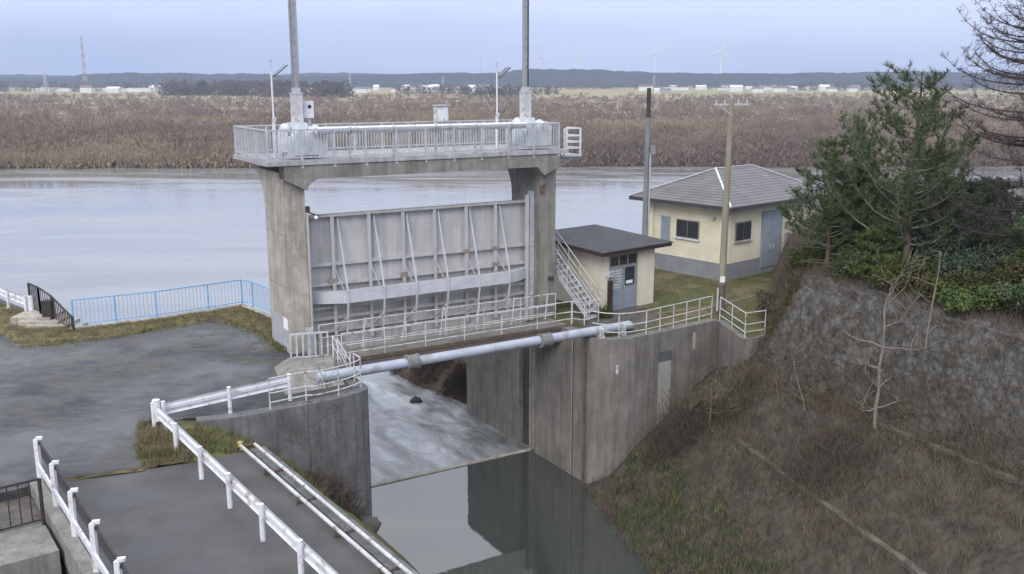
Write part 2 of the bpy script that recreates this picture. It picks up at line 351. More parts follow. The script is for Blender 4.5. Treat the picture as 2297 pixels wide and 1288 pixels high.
def far_field_mat():
    m, nt, N, L, P = new_mat('far_fields')
    tc = N.new('ShaderNodeTexCoord'); mp = N.new('ShaderNodeMapping'); mp.inputs['Scale'].default_value = (.25, 1, 1)
    L.new(tc.outputs['Object'], mp.inputs['Vector'])
    n = N.new('ShaderNodeTexNoise'); n.inputs['Scale'].default_value = .035; n.inputs['Detail'].default_value = 8; L.new(mp.outputs[0], n.inputs['Vector'])
    r = ramp(N, [(.3, (.20, .155, .14)), (.5, (.25, .20, .17)), (.62, (.34, .285, .20)), (.75, (.23, .18, .15))]); L.new(n.outputs['Fac'], r.inputs['Fac'])
    n2 = N.new('ShaderNodeTexNoise'); n2.inputs['Scale'].default_value = .004; n2.inputs['Detail'].default_value = 4; L.new(mp.outputs[0], n2.inputs['Vector'])
    r2 = ramp(N, [(.35, (.36, .31, .19)), (.5, (.27, .25, .15)), (.6, (.40, .34, .22)), (.7, (.2, .16, .12))]); L.new(n2.outputs['Fac'], r2.inputs['Fac'])
    sp = N.new('ShaderNodeSeparateXYZ'); L.new(tc.outputs['Object'], sp.inputs[0])
    mr = N.new('ShaderNodeMapRange'); mr.inputs['From Min'].default_value = 800; mr.inputs['From Max'].default_value = 930; L.new(sp.outputs['Y'], mr.inputs['Value'])
    mx = N.new('ShaderNodeMixRGB'); L.new(mr.outputs[0], mx.inputs['Fac']); L.new(r.outputs[0], mx.inputs[1]); L.new(r2.outputs[0], mx.inputs[2])
    mr2 = N.new('ShaderNodeMapRange'); mr2.inputs['From Min'].default_value = 184; mr2.inputs['From Max'].default_value = 192; L.new(sp.outputs['Y'], mr2.inputs['Value'])
    mx2 = N.new('ShaderNodeMixRGB'); L.new(mr2.outputs[0], mx2.inputs['Fac']); mx2.inputs[1].default_value = (.10, .085, .07, 1); L.new(mx.outputs[0], mx2.inputs[2])
    L.new(mx2.outputs[0], P.inputs['Base Color']); P.inputs['Roughness'].default_value = .95; P.inputs['Specular IOR Level'].default_value = .1
    return m
gridmesh('ground', xs, ys, far_h, far_field_mat(), STRUCT)
# bed under everything near
MB().quad((-9000, -400, -9), (9000, -400, -9), (9000, 165, -9), (-9000, 165, -9)).build('river_bed', 'soil', keys=STRUCT)

# river
MB().quad((-9000, 20, WL-.04), (9000, 20, WL-.04), (9000, 200, WL-.04), (-9000, 200, WL-.04)).build('river_water', 'river', keys=STRUCT)
# rapids below the gate
SILL_B = .35
mb = MB(); g = [G.w(a, b) for a, b in ()]
def rap_h(a, b): return WL+.03+.05*noise.noise(Vector((a*1.3, b*1.3, 2)))*min(1, (b-SILL_B)*.8)+.02
na, nb = 50, 70
vs = [(.6+10.2*i/na, SILL_B+13*j/nb, rap_h(.6+10.2*i/na, SILL_B+13*j/nb) - (.12 if j == nb else 0)) for j in range(nb+1) for i in range(na+1)]
mb.add(vs, [(j*(na+1)+i, j*(na+1)+i+1, (j+1)*(na+1)+i+1, (j+1)*(na+1)+i) for j in range(nb) for i in range(na)], True)
mb.build('rapids_water', 'rapids', frame=G, keys=STRUCT)
# calm water above the sill
P4 = [G.w(.6, SILL_B), G.w(10.9, SILL_B)]
mb = MB(); mb.add([(P4[0].x, P4[0].y, WL+.05), (-9, 27, WL+.05), (-9, 2, WL+.05), (14, 2, WL+.05), (12, 30, WL+.05), (P4[1].x, P4[1].y, WL+.05)], [(0, 1, 2, 3, 4, 5)])
mb.build('channel_water', 'pool', keys=STRUCT)
MB().box(.87, 10.45, SILL_B-.09, SILL_B+.09, -8, WL+.085).build('weir_sill', 'concrete_light', frame=G, org=(5, SILL_B, -8), keys=K('thin pale concrete sill crossing the channel where calm water meets foam', 'weir'))

# left yard solid
curve = []
for i in range(9):
    t_ = pi/2*i/8
    curve.append(G.w(.87-2.2*(1-sin(t_)) , -4.95-.75*cos(t_)))
W1 = G.w(-2.5, -5.72)
yard = [W1]+curve+[G.w(.74, -4), G.w(.74, 8.3), Vector((-11.8, 40.25, 0)), Vector((-14.6, 37.75, 0)), Vector((-17.25, 36.1, 0)), Vector((-19.3, 38.2, 0)), Vector((-23, 41.6, 0)), Vector((-62, 84, 0)), Vector((-140, 84, 0)), Vector((-140, -40, 0)),
        Vector((-25, -40, 0)), Vector((-22, 13.3, 0)), Vector((-11.6, 21.55, 0)), Vector((-9.3, 22.45, 0)), Vector((-10.3, 25.0, 0)), Vector((-9.6, 26.2, 0))]
mb = MB(); mb.prism([(p.x, p.y) for p in yard], -8, 0); mb.build('yard_ground', 'asphalt', keys=STRUCT)

# right ground solid
rg = [G.w(10.66, 6.1), G.w(10.66, -3.9)]
for i in range(1, 8):
    t_ = pi/2*i/7
    rg.append(G.w(10.55+1.4*(1-cos(t_)), -3.9-.85*sin(t_)))
rg += [Vector((8.45, 37.75, 0)), Vector((8.84, 34.8, 0)), Vector((9.85, 35.3, 0)), Vector((13.5, 40, 0)), Vector((60, 50, 0)), Vector((90, 95, 0)), Vector((22, 60, 0)), Vector((6, 51.5, 0)), Vector((1.5, 46, 0))]
mb = MB(); mb.prism([(p.x, p.y) for p in rg], -8, 0); mb.build('grass_terrace', 'grass', keys=STRUCT)

# bridge deck (road over the channel)
bd = [(-11.75, 21.5), (-11.75+.594*30, 21.5-.804*30), (-6.95+.58*30, 23.8-.815*30), (-6.95, 23.8), (-8.15, 22.95), (-9.3, 22.45)]
MB().prism(bd, -.7, .006).build('bridge_road', 'bridge_deck', keys=STRUCT)

# right embankment
def xw(Y): return 2.8+(34.3-Y)*.222
def x2(Y): return 7.8+(31.7-Y)*.266
def x1(Y): return 8.4+(34.8-Y)*.483
def xt(Y): return 10.4+(36.5-Y)*.404
def lerp(pts, x):
    if x <= pts[0][0]: return pts[0][1]
    for (a, za), (b, zb) in zip(pts, pts[1:]):
        if x <= b: return za+(zb-za)*(x-a)/(b-a+1e-9)
    return pts[-1][1]
def Hr(X, Y):
    Yc = min(Y, 34.6)
    a, b, c, d = xw(Yc), x2(Yc), x1(Yc), xt(Yc)
    b = min(b, c-1.2)
    pts = [(a-1.5, -7.6), (a, -6.05), (a+1.2, -5.6), ((a+b)/2, -4.6), (b-.2, -3.0), (b+.45, -2.75), (c-.3, -1.2), (c+.4, -.95), (d-.1, 2.3), (d+.3, 2.5), (d+6, 2.7), (d+40, 4)]
    z1 = lerp(pts, X)
    z = z1
    if Y > 33.6:
        f = 10.0+(Y-35.2)*.285
        z2 = lerp([(f-9, -8.2), (f-7.1, -6.2), (f-3.2, -2.7), (f-.9, -.9), (f-.1, -.1), (f+.9, 2.35), (f+1.4, 2.5), (f+6, 2.7), (f+40, 4)], X)
        k = min(1, (Y-33.6)/1.8); k = k*k*(3-2*k)
        z = z1*(1-k)+z2*k
    nz = .16*noise.noise(Vector((X*1.1, Y*1.1, 0)))+.08*noise.noise(Vector((X*3, Y*3, 5)))
    k_ = min(1, max(0, (z+.9)/.5))*(1 if z < 2.49 else .3)
    return z+nz*(1-.72*k_)
def embank_mat():
    m, nt, N, L, P = new_mat('embankment_soil_and_stone')
    tc = N.new('ShaderNodeTexCoord'); geo = N.new('ShaderNodeNewGeometry')
    n = N.new('ShaderNodeTexNoise'); n.inputs['Scale'].default_value = 1.6; n.inputs['Detail'].default_value = 9; n.inputs['Roughness'].default_value = .7; L.new(tc.outputs['Object'], n.inputs['Vector'])
    r = ramp(N, [(.32, (.045, .040, .034)), (.5, (.082, .070, .058)), (.62, (.098, .086, .062)), (.75, (.11, .078, .062))]); L.new(n.outputs['Fac'], r.inputs['Fac'])
    v = N.new('ShaderNodeTexVoronoi'); v.inputs['Scale'].default_value = 4.2; L.new(tc.outputs['Object'], v.inputs['Vector'])
    rv = ramp(N, [(0, (.165, .165, .16)), (.5, (.135, .132, .128)), (.85, (.085, .083, .08))]); L.new(v.outputs['Distance'], rv.inputs['Fac'])
    # stone shows on the upper steep face
    sp = N.new('ShaderNodeSeparateXYZ'); L.new(tc.outputs['Object'], sp.inputs[0])
    n3 = N.new('ShaderNodeTexNoise'); n3.inputs['Scale'].default_value = .7; n3.inputs['Detail'].default_value = 5; L.new(tc.outputs['Object'], n3.inputs['Vector'])
    ad = N.new('ShaderNodeMath'); ad.operation = 'MULTIPLY_ADD'; ad.inputs[1].default_value = 4.; ad.inputs[2].default_value = -2.; L.new(n3.outputs['Fac'], ad.inputs[0])
    s2 = N.new('ShaderNodeMath'); s2.operation = 'ADD'; L.new(sp.outputs['Z'], s2.inputs[0]); L.new(ad.outputs[0], s2.inputs[1])
    mr = N.new('ShaderNodeMapRange'); mr.inputs['From Min'].default_value = -.6; mr.inputs['From Max'].default_value = .7; L.new(s2.outputs[0], mr.inputs['Value'])
    mx = N.new('ShaderNodeMixRGB'); L.new(mr.outputs[0], mx.inputs['Fac']); L.new(r.outputs[0], mx.inputs[1]); L.new(rv.outputs[0], mx.inputs[2])
    L.new(mx.outputs[0], P.inputs['Base Color']); P.inputs['Roughness'].default_value = .95; P.inputs['Specular IOR Level'].default_value = .15
    b = N.new('ShaderNodeBump'); b.inputs['Strength'].default_value = .9; b.inputs['Distance'].default_value = .12; L.new(v.outputs['Distance'], b.inputs['Height']); b.invert = True
    b2 = N.new('ShaderNodeBump'); b2.inputs['Strength'].default_value = .8; b2.inputs['Distance'].default_value = .08; L.new(n.outputs['Fac'], b2.inputs['Height']); L.new(b.outputs[0], b2.inputs['Normal']); L.new(b2.outputs[0], P.inputs['Normal'])
    return m
gridmesh('embankment', fr(1.2, 22, .22)+[24, 28, 34, 42, 55], fr(12, 48, .22)+[52, 58, 66], Hr, embank_mat(), STRUCT)

# left slope beside the bridge
def Hl(X, Y):
    e = (X+7.33)*.79+(Y-24.06)*.61
    sl = .92+.10*max(0, min(4, 28.5-Y))
    ee = max(0, e); z = -.12-(.55*ee+.085*ee*ee)*(1+.05*max(0, min(6, 27-Y)))
    if e < 0: z = .05*e-.12 if Y < 23.5 else min(-.06, -.02-.1*(1+e))
    z += (.07*noise.noise(Vector((X*1.5, Y*1.5, 0)))+.05*noise.noise(Vector((X*4, Y*4, 5))))*(1 if e > .4 or Y > 23.6 else .0)
    return max(z, -7.5)
gridmesh('grass_slope', fr(-10.6, 2, .2), fr(14, 29.2, .2), lambda x, y: Hl(x, y) if (x+11.5)*.785+(y-21.5)*.62 > .6 else -3, mat('slope_turf', (.17, .165, .075), (.095, .105, .042), 2.5, .95, .9, c3=(.08, .06, .045), scale2=.8, bscale=18), STRUCT)

# grass verges on the yard (thin raised turf)
def strip(name, pts_in, pts_out, z, m='dry_grass', keys=None, edge=.06):
    mb = MB(); n = len(pts_in); k = 24
    rows = []
    for i in range(n-1):
        for s in range(k):
            t_ = s/k
            rows.append(((pts_in[i][0]*(1-t_)+pts_in[i+1][0]*t_, pts_in[i][1]*(1-t_)+pts_in[i+1][1]*t_), (pts_out[i][0]*(1-t_)+pts_out[i+1][0]*t_, pts_out[i][1]*(1-t_)+pts_out[i+1][1]*t_)))
    rows.append((pts_in[-1], pts_out[-1]))
    vs = []; fs = []
    for j, (a, b) in enumerate(rows):
        w = .16*noise.noise(Vector((a[0]*.9, a[1]*.9, 1)))+.08*noise.noise(Vector((a[0]*3, a[1]*3, 1)))
        for i in range(6):
            t_ = i/5
            x = a[0]+(b[0]-a[0])*(t_-w*(1-t_)); y = a[1]+(b[1]-a[1])*(t_-w*(1-t_))
            zz = -.02 if i == 0 else z*(.6+.4*i/5)+.03*noise.noise(Vector((x*2, y*2, 0)))
            vs.append((x, y, zz))
    for j in range(len(rows)-1):
        for i in range(5): fs.append((j*6+i, j*6+i+1, (j+1)*6+i+1, (j+1)*6+i))
    mb.add(vs, fs, True)
    return mb.build(name, m, keys=keys or STRUCT)
verge_in = [(-23.9, 39.1), (-18.3, 33.9), (-16.8, 34.3), (-14.45, 35.9), (-12.4, 37.9), (-10.0, 35.9), (-8.5, 33.3)]
verge_out = [(-23.4, 41.2), (-19.2, 37.9), (-17.25, 36.0), (-14.6, 37.65), (-11.9, 40.1), (-9.4, 37.2), (-8.1, 33.2)]
strip('grass_verge', verge_in, verge_out, .10)
strip('grass_verge', [(-10.6, 25.6), (-10.0, 23.6), (-9.35, 22.5)], [(-10.2, 25.6), (-8.9, 23.9), (-8.2, 22.95)], .05)
# low turf line where road meets bridge
strip('grass_verge', [(-11.6, 21.7), (-9.3, 22.6)], [(-11.6, 21.5), (-9.3, 22.3)], .03)

# footpath across the grass terrace
mb = MB(); pp = [(6.0, 38.9), (9.2, 40.6), (12.4, 43.8)]
vs = []
for i in range(30):
    t_ = i/29; j = 0 if t_ < .5 else 1; u = (t_-.5*j)*2
    x = pp[j][0]*(1-u)+pp[j+1][0]*u; y = pp[j][1]*(1-u)+pp[j+1][1]*u; w = .16+.07*noise.noise(Vector((x, y, 0)))
    vs += [(x-w*.6, y+w*.8, .012), (x+w*.6, y-w*.8, .012)]
mb.add(vs, [(2*i, 2*i+1, 2*i+3, 2*i+2) for i in range(29)], True); mb.build('footpath', mat('bare_path', (.20, .16, .11), (.14, .11, .075), 3, .95, .3), keys=STRUCT)
# concrete apron in front of the hut and gravel
MB().prism([(2.9, 36.4), (4.5, 35.4), (5.4, 36.6), (6.4, 38.3), (5.4, 39.6), (4.1, 38.6), (2.4, 38.6)], -.05, .02).build('hut_apron', 'rubble', keys=STRUCT)

# ditch and abutment at the bottom left
mb = MB()
mb.prism([(-9.6, 18.4), (-10.55, 19.7), (-10.85, 19.5), (-30, 4.3), (-29.6, 3.8)], -8, -.1)
mb.build('ditch_wall', 'concrete', org=(-14, 16, -8), keys=K('concrete ditch wall under the dark fence left of the bridge', 'wall'))
MB().prism([(-10.2, 18.8), (-29, 4), (-20, -6), (-2, 6)], -8, -1.5).build('ditch_floor', 'concrete_grey', keys=STRUCT)
MB().prism([(-11.75, 21.4), (-10.9, 20.5), (-10.6, 19.8), (-24, 9.2), (-25, 11)], -8, -.22).build('gravel_strip', 'rubble', keys=STRUCT)

# ------------------------------------------------------------------ sluice gate tower
tower = thing('gate_tower', 'large weathered concrete gate frame of two piers and a top beam spanning the channel', 'sluice gate', G, (5.7, 1.1, 0))
def pier_profile():
    pr = [(0, -8), (0, 5.9)]
    for i in range(1, 7): t_ = pi/2*i/6; pr.append((-.35*(1-cos(t_)), 5.9+.5*sin(t_)))
    pr += [(-.35, 6.5), (3.7, 6.5)]
    for i in range(0, 9): t_ = pi/2*i/8; pr.append((2.2+1.5*(1-sin(t_)), 6.5-1.5*(1-cos(t_))))
    pr += [(2.2, 5.0), (2.2, -8)]
    return pr
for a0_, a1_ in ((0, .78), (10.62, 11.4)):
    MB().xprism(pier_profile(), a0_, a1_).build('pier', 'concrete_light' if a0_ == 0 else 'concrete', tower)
# front beam with rounded haunches
def beam_prof(depth, hr):
    pr = [(-.02, 6.5), (-.02, 6.797), (11.42, 6.797), (11.42, 6.5)]
    x = 10.62
    for i in range(0, 7): t_ = pi/2*i/6; pr.append((x-hr*(1-cos(t_))*1.0, depth-hr*.55*(1-sin(t_))))
    x = .78
    for i in range(6, -1, -1): t_ = pi/2*i/6; pr.append((x+hr*(1-cos(t_)), depth-hr*.55*(1-sin(t_))))
    return pr
MB().yprism([(.0, 6.3), (.0, 6.797), (11.4, 6.797), (11.4, 6.3), (10.62, 5.95), (10.3, 6.3), (1.2, 6.3), (.95, 6.18), (.82, 6.05), (.78, 5.9), (.78, 5.9)][:-1], -.353, .3).build('front_beam', 'concrete', tower)
MB().yprism([(.78, 5.75), (.78, 6.6), (10.62, 6.6), (10.62, 6.3), (2.6, 6.3), (1.5, 5.95)], 1.9, 2.4).build('rear_beam', 'concrete', tower)
MB().box(-.62, 11.75, -.40, 3.9, 6.8, 6.95).build('top_slab', mat('slab_edge', (.45, .46, .47), (.32, .325, .33), 2, .85, .2, stain=(.24, .23, .22)), tower)
MB().box(-.003, .76, .03, .06, 0, 1.2)
MB().box(-.008, 0.0, .15, 2.0, -.0, 1.25).add([], []).build('grey_patch', mat('grey_render_patch', (.40, .42, .45), (.33, .345, .37), 3, .8), tower)
MB().box(-.03, -.008, .15, .62, .85, 1.25).build('notice_plate', 'sign_white', tower)
# construction joints
for z in (2.4, 4.3): MB().box(-.006, .0, 0, 2.2, z, z+.02).build('joint_line', 'concrete_wet', tower)

# steel railing on the slab
rl = MB(); 
corners = [(-.55, -.34), (11.3, -.34), (11.3, 3.7), (-.55, 3.7)]
rail = None
mb = MB()
for i in range(4):
    p, q = corners[i], corners[(i+1) % 4]
    for z, r in ((8.0, .035), (7.06, .022)):
        mb.bar((*p, z), (*q, z), .07 if z > 7.9 else .04, .05)
rail = mb.build('guard_railing', 'galv', tower)
def edge_pts(p, q, st):
    n = max(1, round(math.dist(p, q)/st)); return [(p[0]+(q[0]-p[0])*i/n, p[1]+(q[1]-p[1])*i/n) for i in range(n+1)]
for i in range(4):
    p, q = corners[i], corners[(i+1) % 4]
    pts = edge_pts(p, q, 1.18)
    for k, (x, y) in enumerate(pts[:-1]):
        MB().box(x-.037, x+.037, y-.037, y+.037, 6.68 if (y < 0 and x > 0) else 6.95, 8.0).build('post', 'galv', rail)
        x2_, y2_ = pts[k+1]
        b_ = MB()
        for j in range(1, 10):
            t_ = j/10; xx, yy = x+(x2_-x)*t_, y+(y2_-y)*t_
            b_.box(xx-.011, xx+.011, yy-.011, yy+.011, 7.06, 7.98)
        b_.build('baluster_panel', 'galv', rail)
# side landing at the right end
mb = MB().box(11.76, 12.75, .1, 1.2, 6.6, 6.68)
landing = thing('side_landing', 'small white railed landing bracketed to the right end of the gate deck', 'landing', G, (12.2, .6, 6.6))
mb.build('platform', 'galv', landing)
for (x, y) in ((11.9, .15), (12.7, .15), (12.7, 1.15), (11.9, 1.15)):
    MB().box(x-.03, x+.03, y-.03, y+.03, 6.68, 7.75).build('post', 'white', landing)
for z in (6.95, 7.2, 7.45, 7.75):
    MB().bar((11.9, .15, z), (12.7, .15, z), .05, .05).bar((12.7, .15, z), (12.7, 1.15, z), .05, .05).build('rail', 'white', landing)
MB().bar((11.76, .3, 6.55), (12.7, .3, 6.55), .08, .12).bar((11.76, 1., 6.55), (12.7, 1., 6.55), .08, .12).bar((11.42, .3, 6.1), (12.5, .3, 6.55), .06, .06).build('bracket', 'galv', landing)

# hoists
for i, a in enumerate((.95, 10.5)):
    h = thing('gate_hoist', 'pale hoist with %s rack mast at the %s of the gate deck' % (('thick toothed', 'left') if i == 0 else ('smooth slim', 'right')), 'hoist', G, (a, .9, 6.95))
    mb = MB().box(a-.55, a+.55, .35, 1.5, 7.0, 7.75).box(a-.35, a+.75, .1, .5, 7.1, 7.9).box(a-.75, a-.5, .5, 1.2, 7.2, 7.95)
    mb.tube((a-.1, .2, 7.65), (a-.1, 1.7, 7.65), .33, 14).tube((a+.45, .1, 7.85), (a+.45, 1.2, 7.85), .22, 12).box(a-.3, a+.25, .6, 1.25, 7.75, 8.2)
    mb.sphere((a-.55, .7, 8.0), .2, 10, 6).sphere((a+.6, .8, 7.95), .18, 10, 6)
    mb.build('gearbox', mat('machine_pale_paint', (.66, .69, .73), (.48, .50, .53), 4, .5, spec=.4), h)
    MB().box(a-.17, a+.17, .75, 1.1, 8.0, 9.2).build('column_housing', 'white_worn', h)
    MB().box(a-.22, a+.22, .70, 1.15, 8.0, 8.12).build('base_flange', 'galv', h)
    MB().box(a-.19, a+.19, .73, 1.12, 9.18, 9.25).box(a-.12, a+.12, .8, 1.05, 9.25, 9.42).build('flange', 'galv', h)
    if i == 0:
        mb = MB().box(a-.07, a+.07, .86, 1.0, 9.4, 15)
        for k in range(80):
            z = 9.45+k*.07
            mb.box(a-.125, a-.07, .87, .99, z, z+.035).box(a+.07, a+.125, .87, .99, z, z+.035)
        mb.bar((a-.13, .9, 9.4), (a-.13, .9, 15), .02, .02).bar((a+.13, .9, 9.4), (a+.13, .9, 15), .02, .02)
        mb.build('rack_mast', 'mast', h)
    else:
        MB().box(a-.1, a+.03, .84, 1.02, 9.4, 15).build('rack_mast', 'mast', h)
        MB().box(a+.03, a+.11, .85, 1.01, 9.4, 15).build('mast_channel', 'pole_dark', h)
t = thing('drive_shaft_cover', 'long white tube housing running along the deck between the two hoists', 'shaft cover', G, (5.7, -.1, 7.9))
MB().tube((1.3, -.08, 7.95), (9.9, -.08, 7.95), .13, 14).build('tube_housing', 'white', t)
for a in (2.5, 4.2, 5.9, 7.6, 9.2): MB().tube((a-.05, -.08, 7.95), (a+.05, -.08, 7.95), .155, 14).box(a-.04, a+.04, -.12, -.04, 6.96, 7.82).build('support_collar', 'galv', t)
# control boxes
t = thing('control_box', 'square cream control box on legs in the middle of the gate deck', 'control box', G, (6.9, 1.5, 6.95))
MB().box(6.68, 7.18, 1.3, 1.6, 8.1, 8.7).build('cabinet', 'white_worn', t); MB().box(6.64, 7.22, 1.24, 1.66, 8.7, 8.74).build('rain_hood', 'galv', t)
MB().box(6.70, 6.75, 1.4, 1.5, 6.95, 8.1).box(7.1, 7.15, 1.4, 1.5, 6.95, 8.1).build('stand', 'galv', t); MB().box(6.72, 7.14, 1.293, 1.3, 8.14, 8.66).build('cabinet_door', 'white', t)
t = thing('meter_box', 'small white meter box with round dial behind the left hoist', 'meter box', G, (1.45, 1.0, 6.95))
MB().box(1.3, 1.6, 1.0, 1.2, 8.35, 8.95).build('cabinet', 'white', t); MB().tube((1.45, .99, 8.75), (1.45, 1.0, 8.75), .07, 14).build('dial', 'solar', t)
MB().box(1.38, 1.43, .995, 1.0, 8.5, 8.56).build('latch', 'galv', t); MB().box(1.42, 1.48, 1.06, 1.14, 6.95, 8.35).build('stand', 'galv', t)
# solar lamps
for i, (a, z0) in enumerate(((.12, 8.1), (9.5, 8.1))):
    t = thing('solar_lamp', 'slim white pole with tilted solar panel near the %s hoist' % ('left' if i == 0 else 'right'), 'lamp', G, (a, 1.0 if i == 0 else 1.5, 6.95))
    b = 1.0 if i == 0 else 1.5
    MB().tube((a, b, 6.95), (a, b, 8.3), .06, 10).tube((a, b, 8.3), (a, b, 10.0), .035, 8).build('pole', 'white', t)
    MB().tube((a, b, 10.0), (a, b, 10.35), .012, 5).sphere((a, b, 10.35), .04, 6, 4).build('finial', 'galv', t)
    mb = MB(); c = Vector((a+.3, b, 9.98)); u = Vector((.25, 0, .2)); v = Vector((0, .2, 0)); n = Vector((-.02, 0, .025))
    mb.add([c-u-v, c+u-v, c+u+v, c-u+v, c-u-v+n, c+u-v+n, c+u+v+n, c-u+v+n], [(3, 2, 1, 0), (4, 5, 6, 7), (0, 1, 5, 4), (1, 2, 6, 5), (2, 3, 7, 6), (3, 0, 4, 7)]); mb.build('solar_panel', 'solar', t)
    MB().bar((a, b, 9.85), (a+.28, b, 9.95), .03, .03).build('panel_arm', 'galv', t)
    MB().box(a-.06, a+.06, b-.1, b-.02, 8.25, 8.4).build('lamp_head', 'white_worn', t)

# gate leaf
leaf = thing('gate_leaf', 'grey painted steel gate leaf with sloping struts and pale curved girder, raised between the piers', 'gate', G, (5.7, .9, 0))
MB().box(.70, 10.70, .90, .98, 2.0, 4.78).build('upper_skin_plate', 'gate_grey', leaf)
MB().box(.70, 10.70, .903, .977, -1.0, 2.0).build('lower_skin_plate', 'gate_low', leaf)
MB().box(.70, 10.70, .66, 1.0, 4.78, 4.86).build('top_beam', 'gate_low', leaf)
for z in (3.0, 2.25, 1.35, .95, .45): MB().box(.8, 10.62, .74, .90, z, z+.035).box(.8, 10.62, .72, .74, z-.05, z+.08).build('horizontal_rib', 'gate_grey' if z > 2 else 'gate_low', leaf)
ribs = (2.0, 3.45, 4.85, 6.2, 7.6, 8.95)
for a in ribs:
    MB().box(a-.02, a+.02, .70, .90, .05, 4.78).box(a-.07, a+.07, .68, .70, .05, 4.78).build('vertical_rib', 'gate_grey', leaf)
# small rust patches by the ribs
for a, z in ((8.95, 2.95), (7.6, 2.95), (8.95, 2.3), (4.85, 2.3), (1.9, 2.35)):
    MB().box(a-.16, a+.14, .672, .678, z-.06, z+.12).build('rust_patch', mat('rust_stain', (.22, .15, .12), (.33, .30, .28), 8, .9), leaf)
# curved box girder
gp = [(.80, .72), (1.5, .3), (2.2, .02), (9.2, .02), (9.9, .3), (10.6, .72)]
mb = MB()
for i in range(len(gp)-1):
    (xa, ya), (xb, yb) = gp[i], gp[i+1]
    vs = [(xa, ya, 1.62), (xb, yb, 1.62), (xb, yb+.35, 1.62), (xa, ya+.35, 1.62), (xa, ya, 2.06), (xb, yb, 2.06), (xb, yb+.35, 2.06), (xa, ya+.35, 2.06)]
    mb.add(vs, [(3, 2, 1, 0), (4, 5, 6, 7), (0, 1, 5, 4), (2, 3, 7, 6), (3, 0, 4, 7), (1, 2, 6, 5)])
mb.build('curved_girder', 'gate_light', leaf)
for a in (2.25, 3.7, 5.05, 6.4, 7.8, 9.2):
    MB().bar((a, .84, 4.75), (a, .0, 2.06), .06, .05).bar((a, -.01, 2.1), (a, -.01, 1.58), .06, .04).bar((a, -.01, 1.6), (a, .25, .1), .06, .05).build('strut', 'gate_light', leaf)
    MB().bar((a-.25, .7, .5), (a, .1, 1.1), .04, .04).bar((a-.3, .8, .95), (a-.02, .8, .1), .03, .03).build('lower_brace', 'gate_grey', leaf)
    MB().bar((a-.25, .8, 3.0), (a-.04, .3, 2.1), .03, .03).build('upper_brace', 'gate_grey', leaf)
MB().bar((1.0, .80, 0.1), (1.0, .80, 4.75), .1, .08).build('side_post', 'gate_grey', leaf)
# guides
t = thing('gate_guide', 'tall galvanised guide channel with lamp bracket on the left pier', 'gate guide', G, (.85, .2, 0))
MB().box(.79, .90, .1, .16, -.2, 4.9).box(.90, .93, .1, .3, -.2, 4.9).build('channel', 'galv', t); MB().box(.80, .88, .02, .1, -.2, 5.2).build('rack_strip', 'gate_low', t)
MB().bar((.86, .1, 5.1), (1.25, -.1, 4.95), .05, .05).box(.8, .95, .0, .15, 5.1, 5.3).build('bracket', 'pole_dark', t); MB().sphere((1.15, -.05, 4.9), .08, 8, 6).build('guide_lamp', 'sign_white', t)
t = thing('gate_guide', 'pair of wide galvanised guide channels with white lamps on the right pier', 'gate guide', G, (10.5, .6, 0))
MB().box(10.3, 10.42, .5, .62, -.2, 5.1).build('channel', 'gate_light', t)
MB().box(10.48, 10.62, .42, .72, -.2, 5.25).build('channel', 'galv', t)
for z in (.9, 1.9, 3.0, 4.2): MB().box(10.46, 10.63, .40, .74, z, z+.08).build('clamp', 'gate_low', t)
for z in (5.35, 3.1): MB().sphere((10.75, .1, z), .085, 8, 6).bar((10.65, .3, z+.05), (10.75, .1, z+.05), .04, .04).build('guide_lamp', 'sign_white', t)
MB().box(10.62, 10.8, -.1, 0, 5.2, 5.5).tube((10.7, -.05, 5.5), (10.9, -.15, 5.62), .03, 6).build('bracket', 'rust', t)
MB().box(11.1, 11.25, -.06, -.002, .5, 2.3).build('cable_duct', 'concrete', t)
MB().box(11.05, 11.25, -.12, -.002, 1.55, 1.72).build('junction_box', 'pole_dark', t)

# ------------------------------------------------------------------ walkway
def railing(root, pts, h, z0=0., zr=(1., .55, .25), pst=1.7, m='white_worn', r=.022, pr_=.024, posts=True, base=None):
    for f in zr:
        mb = MB(); mb.path([(p[0], p[1], (p[2] if len(p) > 2 else z0)+h*f) for p in pts], r, 6); mb.build('rail', m, root)
    if posts:
        seg = []
        for p, q in zip(pts, pts[1:]):
            n = max(1, round(math.dist(p[:2], q[:2])/pst)) if pst else 1
            for i in range(n):
                t_ = i/n; za = p[2] if len(p) > 2 else z0; zb = q[2] if len(q) > 2 else z0
                seg.append((p[0]+(q[0]-p[0])*t_, p[1]+(q[1]-p[1])*t_, za+(zb-za)*t_))
        l = pts[-1]; seg.append((l[0], l[1], l[2] if len(l) > 2 else z0))
        for x, y, z in seg: MB().tube((x, y, z-(base or 0)), (x, y, z+h), pr_, 6).build('post', m, root)
wk = thing('footbridge', 'concrete footbridge with pipe railings in front of the raised gate', 'footbridge', G, (5.7, -1.5, 0))
MB().box(.8, 10.75, -2.0, -.75, -.02, .10).build('walkway_deck', 'concrete_wet', wk)
MB().box(.8, 10.75, -1.98, -1.78, -.55, -.02).box(.8, 10.75, -.97, -.77, -.55, -.02).build('girder', mat('brown_stained_girder', (.17, .145, .13), (.12, .10, .09), 1.5, .85, .2), wk)
MB().box(.8, 10.75, -2.02, -2.0, .0, .13).build('kerb_edge', 'rust', wk)
railing(wk, [(1.2, -1.97, .1), (10.9, -1.97, .1)], .95, pst=1.6)
railing(wk, [(.8, -.82, .1), (10.9, -.82, .1)], 1.05, pst=1.6)
for k in range(6):
    a = 2.4+k*1.6
    MB().bar((a, -.82, .12), (a+.35, -.45, 1.1), .035, .035).build('stay_bar', 'galv', wk)
st = thing('end_steps', 'short white handrail of the steps at the left end of the footbridge', 'handrail', G, (.9, -2.1, 0))
